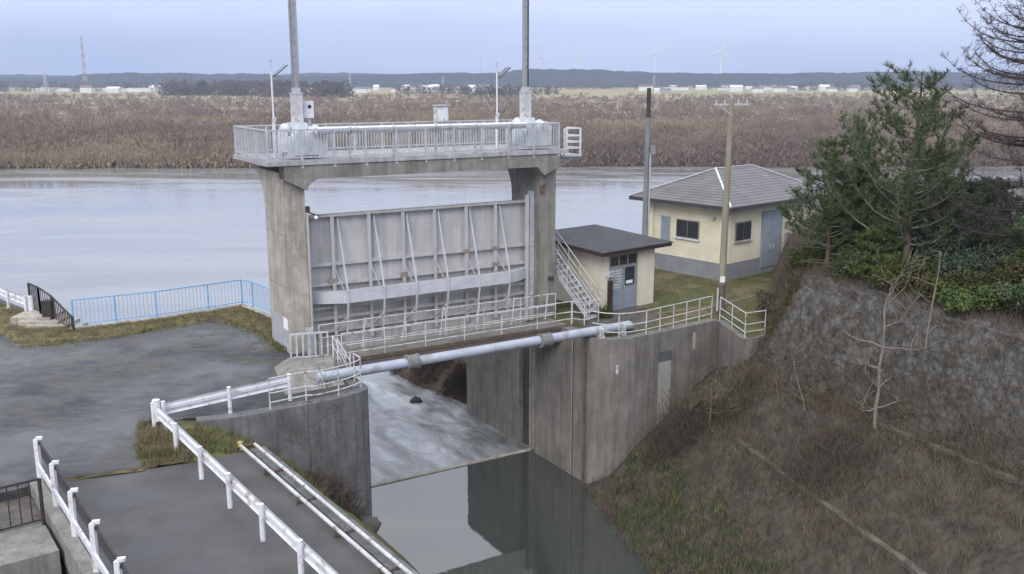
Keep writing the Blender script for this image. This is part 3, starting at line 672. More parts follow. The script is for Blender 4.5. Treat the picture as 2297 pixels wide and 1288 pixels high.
for y in (-2.05, -2.5): MB().path([(.85, y, 1.05), (1.25, y-.1, .2)], .025, 6).path([(.85, y, .7), (1.15, y-.1, .0)], .02, 6).tube((.85, y, 0), (.85, y, 1.05), .025, 6).tube((1.25, y-.1, -.1), (1.25, y-.1, .5), .025, 6).build('handrail', 'white', st)
MB().box(.6, 1.3, -2.6, -2.1, -.02, .12).build('step', 'concrete', st)
# little gate rail
lg = thing('rail_gate', 'short pale barred gate between the left pier and the footbridge', 'gate', G, (.2, -.95, 0))
MB().bar((-.25, -.78, .95), (1.0, -1.1, .95), .05, .05).bar((-.25, -.78, .1), (1.0, -1.1, .1), .05, .05).build('gate_frame', 'white_worn', lg)
for k in range(7):
    t_ = k/6; x, y = -.25+1.25*t_, -.78-.32*t_
    MB().box(x-.025, x+.025, y-.025, y+.025, 0, .98).build('bar', 'white_worn', lg)
MB().box(.35, .62, -.75, -.7, .1, 1.1).build('mesh_panel', 'galv', lg)

# staircase to the right of the right pier
sc = thing('steel_staircase', 'steep galvanised staircase with crossed pipe rails beside the right pier', 'staircase', G, (12, -.9, 0))
sb, se = Vector((12.55, -1.35, 0)), Vector((11.75, 1.6, 2.9))
d_ = (se-sb)
side = Vector((d_.y, -d_.x, 0)).normalized()*.4
for s_ in (-1, 1):
    MB().bar(sb+side*s_, se+side*s_, .05, .18).build('stringer', 'galv', sc)
    for h_ in (.95, .6, .3):
        MB().path([sb+side*s_+Vector((0, 0, h_)), se+side*s_+Vector((0, 0, h_))], .022, 6).build('handrail', 'white_worn', sc)
    for k in range(6):
        p = sb+d_*(k/5)+side*s_; MB().tube(p, p+Vector((0, 0, .95)), .022, 6).build('baluster', 'white_worn', sc)
for k in range(14):
    p = sb+d_*((k+.5)/14); MB().bar(p-side, p+side, .24, .03).build('tread', 'galv', sc)
MB().box(11.42, 12.3, 1.5, 2.6, 2.86, 2.93).build('landing', 'galv', sc)
for x, y in ((12.25, 1.65), (12.25, 2.5), (11.5, 2.5)): MB().tube((x, y, 0), (x, y, 3.9), .03, 6).build('landing_post', 'galv', sc)
MB().bar((12.25, 1.65, 3.85), (12.25, 2.5, 3.85), .04, .04).bar((12.25, 1.65, 3.4), (12.25, 2.5, 3.4), .04, .04).build('landing_rail', 'white_worn', sc)
# low railing between footbridge and staircase
t = thing('corner_railing', 'white pipe railing dropping from the footbridge end toward the staircase foot', 'railing', G, (11.5, -2, 0))
railing(t, [(10.95, -1.97, .1), (11.45, -2.1, -.0), (12.3, -1.9, 0)], .95, pst=.7)

# ------------------------------------------------------------------ water main
wp = thing('water_main', 'large pale blue-white pipe crossing the channel in front of the footbridge', 'pipe', G, (5.8, -3.9, 0))
MB().tube((-.45, -4.02, .28), (12.35, -3.85, .30), .17, 20).build('pipe_barrel', 'pipe', wp)
MB().tube((12.3, -3.85, .30), (12.65, -3.5, .12), .185, 16).build('pipe_elbow', 'pipe', wp)
for a in (2.95, 8.35):
    MB().tube((a-.16, -3.96, .285), (a+.16, -3.96, .285), .245, 18).tube((a-.22, -3.96, .285), (a-.16, -3.96, .285), .27, 18).tube((a+.16, -3.96, .285), (a+.22, -3.96, .285), .27, 18).build('coupling', 'pipe_band', wp)
for a in (-.3, 10.85, 11.9): MB().box(a-.08, a+.08, -4.2, -3.75, -.05, .14).tube((a-.04, -4., .28), (a+.04, -4., .28), .205, 18).build('saddle', 'white_worn', wp)
# concrete block at left end
blk = MB(); blk.add([(*G.inv(*G.w(a, b)[:2])[:2], z) for a, b, z in [(-1.6, -4.35, 0), (.4, -4.3, 0), (.84, -2.5, 0), (-1.0, -1.2, 0), (-.9, -3.7, .45), (.3, -3.6, .45), (.7, -2.5, .42), (-.6, -1.7, .4)]],
    [(3, 2, 1, 0), (4, 5, 6, 7), (0, 1, 5, 4), (1, 2, 6, 5), (2, 3, 7, 6), (3, 0, 4, 7)])
blk.build('anchor_block', 'concrete', frame=G, org=(-.3, -3, 0), keys=K('sloping grey concrete block where the water pipe enters the yard', 'concrete block'))

# ------------------------------------------------------------------ channel walls
def wallstrip(name, pts, z0, z1, thick, m, keys, frame=W, cap=True):
    """vertical wall with plan line pts, offset a little proud of the solid behind"""
    mb = MB(); n = len(pts); offs = []
    for i in range(n):
        a = Vector(pts[max(0, i-1)][:2]); b = Vector(pts[min(n-1, i+1)][:2]); d = (b-a).normalized(); nn = Vector((-d.y, d.x))
        offs.append((Vector(pts[i][:2])+nn*thick))
    vs = []
    for p, q in zip(pts, offs): vs += [(p[0], p[1], z0), (p[0], p[1], z1), (q.x, q.y, z1), (q.x, q.y, z0)]
    fs = []
    for i in range(n-1):
        k = 4*i; fs += [(k, k+4, k+5, k+1), (k+1, k+5, k+6, k+2), (k+2, k+6, k+7, k+3)]
    fs += [(0, 1, 2, 3), (4*n-1, 4*n-2, 4*n-3, 4*n-4)]
    mb.add(vs, fs)
    org = ((pts[0][0]+pts[-1][0])/2, (pts[0][1]+pts[-1][1])/2, z0)
    return mb.build(name, m, frame=frame, org=org, keys=keys)
# left: from wing end along curve to the far end (channel side outward = +a)
lc = [(G.inv(p.x, p.y)[0], G.inv(p.x, p.y)[1]) for p in curve]
lw = [(-2.6, -5.76)]+[(a+.02, b-.03) for a, b in lc]+[(.89, -3.), (.89, -.01)]
lw = [(-4.6, -5.5), (-3.6, -5.72)]+lw
wallstrip('channel_wall', lw, -8, .055, .42, 'concrete_grey', K('curved grey wing wall on the left side of the channel with water stains', 'retaining wall'), G)
rw = [(10.43, 6.1), (10.43, 1.25)]
wallstrip('channel_wall', rw, -8, .05, .4, 'concrete_wet', K('brown stained channel wall behind the right pier, ending by the river', 'retaining wall'), G)
rw = [(10.43, -.01), (10.43, -3.9)]+[(G.inv(p.x, p.y)[0]-.02*cos(pi/2*i/7), G.inv(p.x, p.y)[1]-.03) for i, p in enumerate(rg[2:9])]
q = G.inv(8.45, 37.72); rw += [(q[0]*.5+rw[-1][0]*.5, q[1]*.5+rw[-1][1]*.5-.05), (q[0], q[1]-.03)]
wing = thing('channel_wing_wall', 'tall brown grey wing wall rounding away from the channel below the hut', 'retaining wall', G, (12, -4, -8))
mb_ = wallstrip('wall_face', rw, -8, .06, .42, 'concrete_wet', {}, G)
# parent it to the wing thing
mb_.parent = wing; mb_.location = (mb_.location-wing.location); mb_.location = Matrix.Rotation(-G.a, 3, 'Z') @ mb_.location; mb_.rotation_euler = (0, 0, 0)
wallstrip('terrace_wall', [(8.41, 37.72), (8.80, 34.73), (9.89, 35.23), (11.6, 37.3)], -4, .04, .3, 'concrete_wet', K('brown concrete face under the corner railing by the utility pole', 'retaining wall'))
# details on the wing wall: recess, pipes, joint
def on_wall(s0):     # point along rw by length
    L_ = 0
    for p, q in zip(rw, rw[1:]):
        l = math.dist(p, q)
        if L_+l >= s0: t_ = (s0-L_)/l; return (p[0]+(q[0]-p[0])*t_, p[1]+(q[1]-p[1])*t_), Vector((q[0]-p[0], q[1]-p[1])).normalized()
        L_ += l
    return rw[-1], Vector((1, 0))
def wall_panel(name, s0, s1, z0, z1, out, m, th=.05):
    p, d1 = on_wall(s0); q, d2 = on_wall(s1)
    n1 = Vector((d1.y, -d1.x)); n2 = Vector((d2.y, -d2.x))
    a, b = Vector(p)+n1*out, Vector(q)+n2*out; c, d = Vector(p)-n1*th, Vector(q)-n2*th
    MB().prism([tuple(a), tuple(b), tuple(d), tuple(c)], z0, z1).build(name, m, wing)
wall_panel('stain_strip', 2.72, 2.76, -5.95, -.1, .01, 'concrete_light')
wall_panel('joint_gap', 2.79, 2.84, -5.95, -.1, .006, 'pole_dark')
wall_panel('drain_pipe', 3.62, 3.74, -6.3, .25, .07, 'rust')
wall_panel('drain_pipe_mid', 3.63, 3.73, -4.6, -3.4, .075, 'teal')
wall_panel('recess_lintel', 7.0, 7.75, -1.15, -.75, .02, 'teal')
wall_panel('recess_panel', 7.04, 7.71, -3.7, -1.15, .012, mat('pale_panel', (.38, .375, .34), (.30, .29, .27), 1.5, .9, stain=(.24, .23, .21)))
wall_panel('crack_patch', 4.95, 5.05, -1.35, -.95, .008, 'white_worn')
wall_panel('crack_patch', 8.95, 9.1, -.95, -.25, .008, 'concrete_light')
# groove beside the pier: flat dark strip, its shade put into the colour
MB().box(10.44, 10.60, -.02, .26, -7.9, -.2)
MB().box(10.60, 10.617, .72, 1.2, -7.9, -.3).build('groove_shade_strip', 'pole_dark', frame=G, org=(10.42, .9, -7.9), keys=K('flat dark strip painting the shade of a vertical groove under the right pier', 'groove'))
MB().box(10.59, 10.617, .60, .68, -7.9, -.3).build('groove_edge', 'concrete_light', frame=G, org=(10.41, .6, -7.9), keys=K('pale steel edge strip beside the dark wall groove', 'steel strip'))

# railings on the walls
t = thing('curved_railing', 'white pipe railing curving along the top of the left wing wall', 'railing', G, (0, -5.3, 0))
pts = [(-2.45, -5.55), (-1.3, -5.45)]+[(a-.15, b+.12) for a, b in lc[1:]]+[(.72, -4.3)]
for f in (1., .52, .22): MB().path([(p[0], p[1], .05+.95*f) for p in pts], .022, 6).build('rail', 'white_worn', t)
for i in (0, 1, 4, 8, len(pts)-1): MB().tube((pts[i][0], pts[i][1], .0), (pts[i][0], pts[i][1], 1.0), .024, 6).build('post', 'white_worn', t)
t = thing('curved_railing', 'white pipe railing curving along the top of the right wing wall', 'railing', G, (13.5, -4, 0))
pts = [(10.75, -3.6), (11.0, -4.1), (11.4, -4.45), (11.9, -4.6), (12.6, -4.6)]
q = G.inv(8.25, 37.95)
n_ = 5
for k in range(1, n_+1): pts.append((12.6+(q[0]-12.6)*k/n_, -4.6+(q[1]+4.6)*k/n_))
for f in (1., .52, .22): MB().path([(p[0], p[1], .05+.95*f) for p in pts], .022, 6).build('rail', 'white_worn', t)
for i in (2, 4, 5, 6, 7, 8, 9): MB().tube((pts[i][0], pts[i][1], .0), (pts[i][0], pts[i][1], 1.0), .024, 6).build('post', 'white_worn', t)
t = thing('corner_railing', 'white pipe railing turning the corner past the utility pole base', 'railing', W, (9, 35.5, 0))
railing(t, [(8.55, 37.75, .0), (8.92, 35.0, .0), (9.8, 35.45, 0)], 1.0, pst=1.4)

# ------------------------------------------------------------------ guardrails
def wbeam(mb, p, q, z, h=.36, th=.05):
    p, q = Vector((p[0], p[1], z)), Vector((q[0], q[1], z)); d = (q-p).normalized(); n = Vector((d.y, -d.x, 0))
    prof = [(-h/2, 0), (-h/2+.04, .045), (-h/2+.10, .05), (-h*.12, 0.0), (h*.12, 0.0), (h/2-.10, .05), (h/2-.04, .045), (h/2, 0)]
    vs = [];
    for c in (p, q):
        for zz, o in prof: vs.append(c+n*o+Vector((0, 0, zz)))
        for zz, o in prof: vs.append(c+n*(o-.012)+Vector((0, 0, zz)))
    m_ = len(prof); fs = []
    for i in range(m_-1):
        fs.append((i, 2*m_+i, 2*m_+i+1, i+1)); fs.append((m_+i, m_+i+1, 3*m_+i+1, 3*m_+i))
    mb.add(vs, fs)
def guardrail(label, pts, side=1, pst=2., h=.78, org=None, skip_first=False):
    t = thing('guardrail', label, 'guardrail', W, (pts[0][0], pts[0][1], 0))
    for p, q in zip(pts, pts[1:]):
        mb = MB()
        if side > 0: wbeam(mb, p, q, h-.17)
        else: wbeam(mb, q, p, h-.17)
        mb.build('beam', 'white', t)
        n = max(1, round(math.dist(p, q)/pst)); d = Vector((q[0]-p[0], q[1]-p[1])).normalized(); nn = Vector((d.y, -d.x))*(.02 if side > 0 else -.02)
        for i in range(n+1):
            x, y = p[0]+(q[0]-p[0])*i/n-nn.x*4, p[1]+(q[1]-p[1])*i/n-nn.y*4
            MB().tube((x, y, -.1), (x, y, h+.06), .06, 10).tube((x, y, h+.06), (x, y, h+.075), .065, 10).build('post', 'white', t)
    return t
dB = Vector((.588, -.809))
c0 = Vector((-9.97, 25.15))
guardrail('long white guardrail running down the bridge toward the camera', [(c0.x, c0.y), (c0.x+dB.x*24, c0.y+dB.y*24)], -1, 2.)
t = guardrail('white guardrail leg from the corner to the concrete block by the pipe', [(-9.85, 25.3), (-6.9, 27.85)], -1, 2.1)
mb = MB(); mb.tube((-9.97, 25.18, .30), (-9.97, 25.18, .92), .11, 12); mb.build('corner_sleeve', 'white', t)
# rail on the left of the bridge: tall posts with a low beam and a dark handrail
t = thing('bridge_railing', 'white posted bridge railing with dark top rail at the lower left', 'railing', W, (-11.5, 21.5, 0))
for k in range(9):
    x, y = -11.58+.594*k*1.86, 21.68-.804*k*1.86
    MB().box(x-.05, x+.05, y-.05, y+.05, 0, 1.12).bar((x, y, 1.14), (x+.14, y+.04, 1.14), .1, .06).build('post', 'white', t)
    MB().bar((x-.02, y-.02, .5), (x+.1, y+.1, .05), .05, .05).build('post_foot', 'white', t)
p0 = Vector((-11.53, 21.72)); p1 = p0+Vector((.594, -.804))*17
MB().bar((p0.x, p0.y, 1.02), (p1.x, p1.y, 1.02), .05, .06).build('top_rail', 'black_rail', t)
mb = MB(); 
for k in range(8):
    a_ = p0+Vector((.594, -.804))*(k*1.86+.1); b_ = p0+Vector((.594, -.804))*((k+1)*1.86-.1)
    mb.add([(a_.x, a_.y, .68), (b_.x, b_.y, .68), (b_.x, b_.y, 1.0), (a_.x, a_.y, 1.0)], [(0, 1, 2, 3)])
mb.build('mesh_infill', mat('dark_mesh', (.07, .065, .065), (.05, .045, .045), 4, .8), t)
MB().bar((p0.x-.06, p0.y-.06, .45), (p1.x-.06, p1.y-.06, .45), .06, .14).build('lower_rail', 'white', t)
# kerb of the bridge
MB().prism([(-11.8, 21.55), (-11.55, 21.7), (-11.55+.594*18, 21.7-.804*18), (-11.8+.594*18, 21.55-.804*18)], -.5, .09).build('bridge_kerb', 'concrete', org=(-8, 17, 0), keys=K('concrete kerb under the white posted railing left of the bridge', 'kerb'))
# twin pipes on the other edge of the bridge
t = thing('twin_pipes', 'pair of parallel worn white pipes lying along the right edge of the bridge', 'pipes', W, (-7.3, 24, 0))
for o, s0, s1 in ((0., .0, 24), (.35, .1, 24)):
    n = 12; 
    for k in range(n):
        l0, l1 = s0+(s1-s0)*k/n, s0+(s1-s0)*(k+1)/n-.04
        ox, oy = -7.21+.815*o, 23.66+.58*o
        MB().tube((ox+.581*l0, oy-.814*l0, .16), (ox+.581*l1, oy-.814*l1, .16), .045, 10).build('pipe', 'white_worn', t)
for k in range(13):
    l = -.1+k*2.02; x, y = -7.21+.581*l, 23.66-.814*l
    MB().bar((x-.05, y-.04, .06), (x+.33, y+.24, .06), .05, .07).box(x-.09, x-.05, y-.07, y-.03, .02, .2).build('bracket', 'rust', t)
MB().box(-7.32, -7.2, 23.72, 23.84, 0, .22).build('end_marker', mat('yellow_mark', (.5, .42, .12), (.4, .35, .1), 5, .7), t)
# bridge edge beam
MB().prism([(-7.0, 23.75), (-6.68, 23.98), (-6.68+.58*26, 23.98-.815*26), (-7.0+.58*26, 23.75-.815*26)], -.75, .03).build('bridge_edge_beam', 'concrete_grey', org=(-4, 19, -.7), keys=K('grey concrete edge beam carrying the twin pipes of the bridge', 'beam'))

# bar fences
def bar_fence(t, pts, h, m, bars, z0=0., pst=1.9, r=.02, pr_=.03, kerb=None, wires=.008):
    for p, q in zip(pts, pts[1:]):
        p3, q3 = Vector((p[0], p[1], p[2] if len(p) > 2 else z0)), Vector((q[0], q[1], q[2] if len(q) > 2 else z0))
        MB().bar(p3+Vector((0, 0, h)), q3+Vector((0, 0, h)), .05, .045).build('top_rail', m, t)
        MB().bar(p3+Vector((0, 0, .14)), q3+Vector((0, 0, .14)), .04, .035).build('bottom_rail', m, t)
        n = max(1, round((q3-p3).length/pst))
        for i in range(n):
            a = p3+(q3-p3)*(i/n); b = p3+(q3-p3)*((i+1)/n)
            MB().bar(a-Vector((0, 0, .05)), a+Vector((0, 0, h+.01)), pr_*2, pr_*2).build('post', m, t)
            nb_ = max(2, round((b-a).length/bars)); mb = MB()
            for j in range(1, nb_):
                c = a+(b-a)*(j/nb_); mb.bar(c+Vector((0, 0, .14)), c+Vector((0, 0, h)), wires*2, wires*2)
            mb.build('bar_panel', m, t)
    p = pts[-1]; z = p[2] if len(p) > 2 else z0
    MB().bar((p[0], p[1], z-.05), (p[0], p[1], z+h), pr_*2, pr_*2).build('post', m, t)
t = thing('riverside_fence', 'light blue barred fence along the river edge of the yard', 'fence', W, (-13.5, 38, 0))
e1 = G.w(.55, 8.35); e2 = G.w(.75, 5.2)
bar_fence(t, [(-17.3, 36.15, .12), (-14.6, 37.72, .12), (-12.9, 39.1, .12), (-11.75, 40.1, .12), (-11.2, 39.75, .12), (-9.55, 37.6, .12)], 1.12, 'blue', .16)
mb = MB()
for p, q in (((-17.4, 36.0), (-14.6, 37.65)), ((-14.6, 37.65), (-12.9, 39.02)), ((-12.9, 39.02), (-11.75, 40.02)), ((-11.75, 40.02), (-9.5, 37.4))):
    mb.bar((p[0], p[1], .06), (q[0], q[1], .06), .22, .2)
mb.build('kerb', 'concrete_light', t)
t = thing('stair_railing', 'black barred handrail leading down the river steps', 'railing', W, (-18.5, 37.4, 0))
bar_fence(t, [(-20.1, 38.4, .3), (-19.3, 37.6, .3)], 1.15, 'black_rail', .15, wires=.012)
bar_fence(t, [(-19.3, 37.6, .3), (-18.55, 37.1, 0.05), (-17.2, 35.9, -.55)], 1.15, 'black_rail', .16, wires=.012)
MB().box(-18.95, -18.55, 37.0, 37.3, .05, 1.0).build('box_panel', 'black_rail', t)
t = thing('river_steps', 'pale concrete landing block at the head of the river steps', 'steps', W, (-19.2, 37.6, 0))
for k in range(4):
    MB().box(-20.2+k*.45, -18.6+k*.45, 36.9-k*.3, 38.2-k*.3, -.3-.02*k, .34-.09*k).build('step', 'concrete_light', t)
t = guardrail('white guardrail running up the river road at the far left', [(-20.2, 38.35), (-21.6, 39.6), (-26, 44), (-60, 80)], 1, 2.5, .85)
for x, y in ((-19.95, 38.2),): MB().tube((x, y, 0), (x, y, .95), .12, 12).build('end_sleeve', 'white', t)
t = thing('dark_fence', 'dark brown barred fence on the ditch wall at the lower left edge', 'fence', W, (-11, 19, -.1))
bar_fence(t, [(-10.5, 19.6, -.1), (-14.6, 16.3, -.1), (-18.5, 13.2, -.1)], 1.1, 'black_rail', .22, wires=.01)
mb = MB(); mb.add([(-10.55, 19.58, 0.03), (-18.4, 13.3, 0.03), (-18.4, 13.3, .95), (-10.55, 19.58, .95)], [(0, 1, 2, 3)]); 
t = thing('kerb_rail', 'short dark sloping rail with white foot at the left picture edge', 'rail', W, (-13, 21.4, 0))
MB().bar((-13.9, 22.6, .5), (-13.0, 21.5, .12), .12, .1).build('sloping_bar', 'black_rail', t); MB().box(-13.1, -12.8, 21.35, 21.55, 0, .14).build('foot', 'white', t)

# ------------------------------------------------------------------ small hut
hut = thing('small_hut', 'small cream hut with dark flat sloping roof beside the staircase', 'hut', HF, (1.4, 2, 0))
def roofz(y): return 2.62+.045*y
MB().box(0, 2.86, 0, 4.0, 0, 2.55).build('wall', 'cream', hut)
def slab_(mb, x0, x1, y0, y1, th, dz=0):
    vs = [(x0, y0, roofz(y0)+dz), (x1, y0, roofz(y0)+dz), (x1, y1, roofz(y1)+dz), (x0, y1, roofz(y1)+dz)]
    vs += [(x, y, z+th) for x, y, z in vs]
    return mb.add(vs, [(3, 2, 1, 0), (4, 5, 6, 7), (0, 1, 5, 4), (1, 2, 6, 5), (2, 3, 7, 6), (3, 0, 4, 7)])
slab_(MB(), -.8, 3.55, -.38, 4.4, .14, -.06).build('fascia', 'fascia', hut)
rf = slab_(MB(), -.84, 3.59, -.42, 4.44, .05, .083).build('roof', 'roof_dark', hut)
dr = MB().box(.06, 1.66, -.03, 0, .02, 1.92).build('door', 'door_grey', hut)
MB().box(.82, .86, -.045, -.03, .02, 1.92).build('door_joint', 'frame', dr)
mb = MB()
for k in range(7): mb.box(.14, .74, -.045, -.03, 1.0+k*.12, 1.06+k*.12)
mb.build('louvre', 'white_worn', dr)
MB().box(.95, 1.55, -.045, -.03, 1.05, 1.85).build('door_window', 'glass', dr)
MB().box(1.02, 1.42, -.052, -.045, 1.12, 1.26).build('notice', 'sign_white', dr)
MB().box(.90, .93, -.08, -.03, .95, 1.05).build('handle', 'galv', dr)
mb = MB().box(.02, 1.70, -.04, 0, 1.92, 1.98).box(.02, 1.70, -.04, 0, 2.38, 2.43).box(.0, .05, -.04, 0, .0, 2.43).box(1.67, 1.72, -.04, 0, .0, 2.43)
tr = mb.build('door_frame', 'frame', hut)
for k in range(3): MB().box(.08+k*.54, .56+k*.54, -.025, -.003, 1.99, 2.37).build('transom_pane', 'glass', tr)
MB().box(.05, 1.75, -.6, -.045, -.02, .05).build('doorstep', 'rubble', hut)
t = thing('dark_post', 'narrow dark brown post standing by the left of the hut door', 'post', HF, (-.18, -.3, 0))
MB().box(-.28, -.10, -.35, -.2, 0, 1.45).build('post_body', 'black_rail', t); MB().box(-.24, .0, -.25, -.0, 1.6, 1.82).build('meter_cover', 'white_worn', t)
MB().box(-.2, -.18, -.22, -.18, 1.4, 1.65).build('conduit', 'frame', t)
# weeds at the hut corner later

# ------------------------------------------------------------------ pump house
ph = thing('pump_house', 'yellow pump house with ribbed grey hip roof and grey plinth', 'building', PF, (3.8, 2.5, 0))
LX, LY = 7.7, 5.0
MB().box(0, LX, 0, LY, 0, .85).build('plinth', 'plinth', ph)
MB().box(.05, LX-.05, .05, LY-.05, .85, 3.75).build('wall', 'siding', ph)
for x, y in ((0, 0), (0, LY-.35), (LX-.35, 0)):
    MB().box(x-.02, x+.37, y-.02, y+.37, .853, 3.75).build('corner_pillar', 'yellow', ph)
MB().box(.0, LX, .0, LY, 3.5, 3.74).build('wall_band', 'yellow', ph)
E_ = .72; zr, ze = 5.24, 3.78
rx0, rx1, ry = 2.25, 5.45, LY/2
vs = [(-E_, -E_, ze), (LX+E_, -E_, ze), (LX+E_, LY+E_, ze), (-E_, LY+E_, ze), (rx0, ry, zr), (rx1, ry, zr)]
mb = MB().add(vs, [(0, 1, 5, 4), (1, 2, 5), (2, 3, 4, 5), (3, 0, 4)]).add([(x, y, z-.01) for x, y, z in vs[:4]], [(3, 2, 1, 0)])
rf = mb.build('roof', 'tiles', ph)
mb = MB()
for i in range(4): p, q = vs[i], vs[(i+1) % 4]; mb.bar((p[0], p[1], ze-.09), (q[0], q[1], ze-.09), .05, .17)
mb.build('fascia', 'roof_dark', rf)
for p, q in ((vs[0], vs[4]), (vs[1], vs[5]), (vs[3], vs[4]), (vs[2], vs[5]), (vs[4], vs[5])):
    MB().tube(Vector(p)+Vector((0, 0, .03)), Vector(q)+Vector((0, 0, .03)), .06 if p is vs[0] else .03, 8).build('ridge_cap', 'white' if p is vs[0] and q is vs[4] else 'galv', rf)
def win(x0, x1, z0, z1, side):
    if side == 'r':
        f = MB().box(x0, x1, .0, .05, z0, z1).build('window_frame', 'frame', ph); 
        MB().box(x0+.05, (x0+x1)/2-.02, -.012, .0, z0+.05, z1-.05).box((x0+x1)/2+.02, x1-.05, -.012, .0, z0+.05, z1-.05).build('pane', 'glass', f)
        MB().box(x0-.06, x1+.06, -.08, .05, z0-.07, z0-.002).build('sill', 'concrete_light', f)
    else:
        f = MB().box(.0, .05, x0, x1, z0, z1).build('window_frame', 'frame', ph)
        MB().box(-.012, .0, x0+.05, (x0+x1)/2-.02, z0+.05, z1-.05).box(-.012, .0, (x0+x1)/2+.02, x1-.05, z0+.05, z1-.05).build('pane', 'glass', f)
        MB().box(-.08, .05, x0-.06, x1+.06, z0-.07, z0-.002).build('sill', 'white', f)
win(.77, 2.07, 1.9, 2.85, 'r'); win(1.67, 3.12, 1.87, 2.8, 'l')
MB().box(.0, .048, 3.55, 4.12, 1.6, 2.85).build('shutter', 'door_grey', ph)
d = MB().box(2.98, 4.75, -.03, .05, .3, 3.2).build('double_door', 'door_grey', ph)
MB().box(3.855, 3.875, -.04, -.03, .3, 3.2).build('door_joint', 'frame', d); MB().box(3.7, 3.74, -.08, -.03, 1.2, 1.5).box(3.99, 4.03, -.08, -.03, 1.2, 1.5).build('handle', 'galv', d)
MB().box(5.1, 5.45, -.12, .05, 2.2, 2.5).build('vent_box', 'frame', ph)
MB().box(5.15, 5.5, -.1, .05, 1.3, 1.9).build('meter_box', 'plinth', ph)
MB().box(-.12, -.0, .7, .85, 3.0, 3.12).build('wall_lamp', 'galv', ph)

# ------------------------------------------------------------------ utility poles
t = thing('utility_pole', 'weathered brown concrete utility pole with crossarm in front of the yellow pump house', 'utility pole', W, (8.9, 39.2, 0))
MB().tube((8.9, 39.2, -.2), (8.93, 39.2, 8.95), .165, 16, .105).build('pole', 'pole', t)
MB().tube((8.9, 39.2, 1.3), (8.9, 39.2, 1.32), .17, 16).tube((8.9, 39.2, 0), (8.9, 39.2, 1.25), .172, 16, .168).build('dark_base_band', mat('dark_band', (.16, .14, .12), (.11, .1, .085), 3, .8), t)
MB().box(8.78, 8.98, 39.0, 39.05, 1.35, 1.6).build('white_plate', 'sign_white', t)
MB().box(8.68, 8.74, 39.0, 39.1, .1, 1.1).build('ground_wire_guard', 'white_worn', t)
MB().bar((8.2, 39.05, 8.72), (9.7, 39.35, 8.72), .07, .07).bar((8.93, 39.1, 8.3), (8.45, 39.05, 8.68), .03, .03).build('crossarm', 'galv', t)
for x in (8.3, 8.65, 9.25, 9.6): MB().tube((x, 39.05+(x-8.2)*.2, 8.75), (x, 39.05+(x-8.2)*.2, 8.92), .045, 8, .03).build('insulator', 'insulator', t)
MB().tube((8.93, 39.2, 8.95), (8.93, 39.2, 9.15), .05, 8).build('pole_cap', 'insulator', t)
t = thing('utility_pole', 'slender grey utility pole with dark top rising behind the small hut', 'utility pole', W, (6.36, 44.8, 0))
MB().tube((6.36, 44.8, -.2), (6.36, 44.8, 8.0), .15, 14, .11).build('pole', 'pole_grey', t)
MB().tube((6.36, 44.8, 8.0), (6.36, 44.8, 9.35), .11, 14, .095).build('dark_top', 'pole_dark', t)
MB().tube((6.52, 44.7, 0), (6.5, 44.7, 6.4), .04, 8).build('conduit', 'galv', t)
MB().box(6.48, 6.72, 44.65, 44.8, 6.3, 6.7).bar((6.36, 44.8, 7.9), (7.6, 45.0, 7.95), .04, .04).build('bracket', 'pole_grey', t)

# ------------------------------------------------------------------ vegetation generators
def blade(mb, x, y, z, h, w, lean=.5):
    a = R(0, 2*pi); dx, dy = cos(a)*w, sin(a)*w; l = R(-lean, lean)*h; l2 = R(-lean, lean)*h
    mb.v += [(x-dx, y-dy, z-.03), (x+dx, y+dy, z-.03), (x+l, y+l2, z+h)]; n = len(mb.v); mb.f.append((n-3, n-2, n-1)); mb.sm.append(False)
def tuft(mb, x, y, z, h, w, n, spread):
    for _ in range(n): blade(mb, x+R(-spread, spread), y+R(-spread, spread), z, h*R(.5, 1.1), w, .7)

def stuff(mb, name, m, label, cat, org=(0, 0, 0)):
    return mb.build(name, m, org=org, keys={'label': label, 'category': cat, 'kind': 'stuff'})

# embankment cover
mb = MB(); mb2 = MB(); mb3 = MB(); mg = MB()
def hidden_r(X, Y):       # under grass terrace or inside wall
    z = Hr(X, Y)
    if Y > 34.6 and X < 9.9+(Y-35.2)*.285: return True
    if z < WL: return True
    return False
for _ in range(13000):
    Y = R(22, 46); X = R(2.5, 19)
    if hidden_r(X, Y): continue
    z = Hr(X, Y); k = noise.noise(Vector((X*.5, Y*.5, 4)))
    steep = z > -.6 and z < 2.3
    if steep and random.random() < .35: continue
    green = (X-5.3-(33-Y)*.2) ** 2/2.2+((Y-29.0)/5) ** 2 < 1.4 and z < -3.9
    if green:
        if noise.noise(Vector((X*1.3, Y*1.3, 9))) > -.22:
            for _k in range(3): tuft(mg, X+R(-.25, .25), Y+R(-.25, .25), z, R(.06, .24), R(.012, .03), 6, .18)
            if random.random() < .6: continue
    tgt = mb if k > .08 else (mb2 if random.random() < .7 else mb)
    tuft(tgt, X, Y, z, R(.2, .55)*(1.2 if k > .2 else .8), .012, 7, .16)
for i in range(260):      # ledges with straw
    Y = R(23, 36); X = (x1(Y)+R(-.3, .4)); tuft(mb, X, Y, Hr(X, Y), R(.15, .4), .014, 8, .15)
    X = x2(Y)+R(-.1, .5); tuft(mb, X, Y, Hr(X, Y), R(.12, .3), .014, 6, .15)
stuff(mb, 'dry_grass_tufts', 'straw_dull', 'straw coloured dead grass covering the right embankment', 'dry grass')
stuff(mb2, 'dead_stems', 'straw_dark', 'tangle of dead brown stems over the right embankment', 'dead stems')
stuff(mg, 'green_weeds', 'leaf_green', 'patch of low green weeds at the water edge below the embankment', 'weeds')
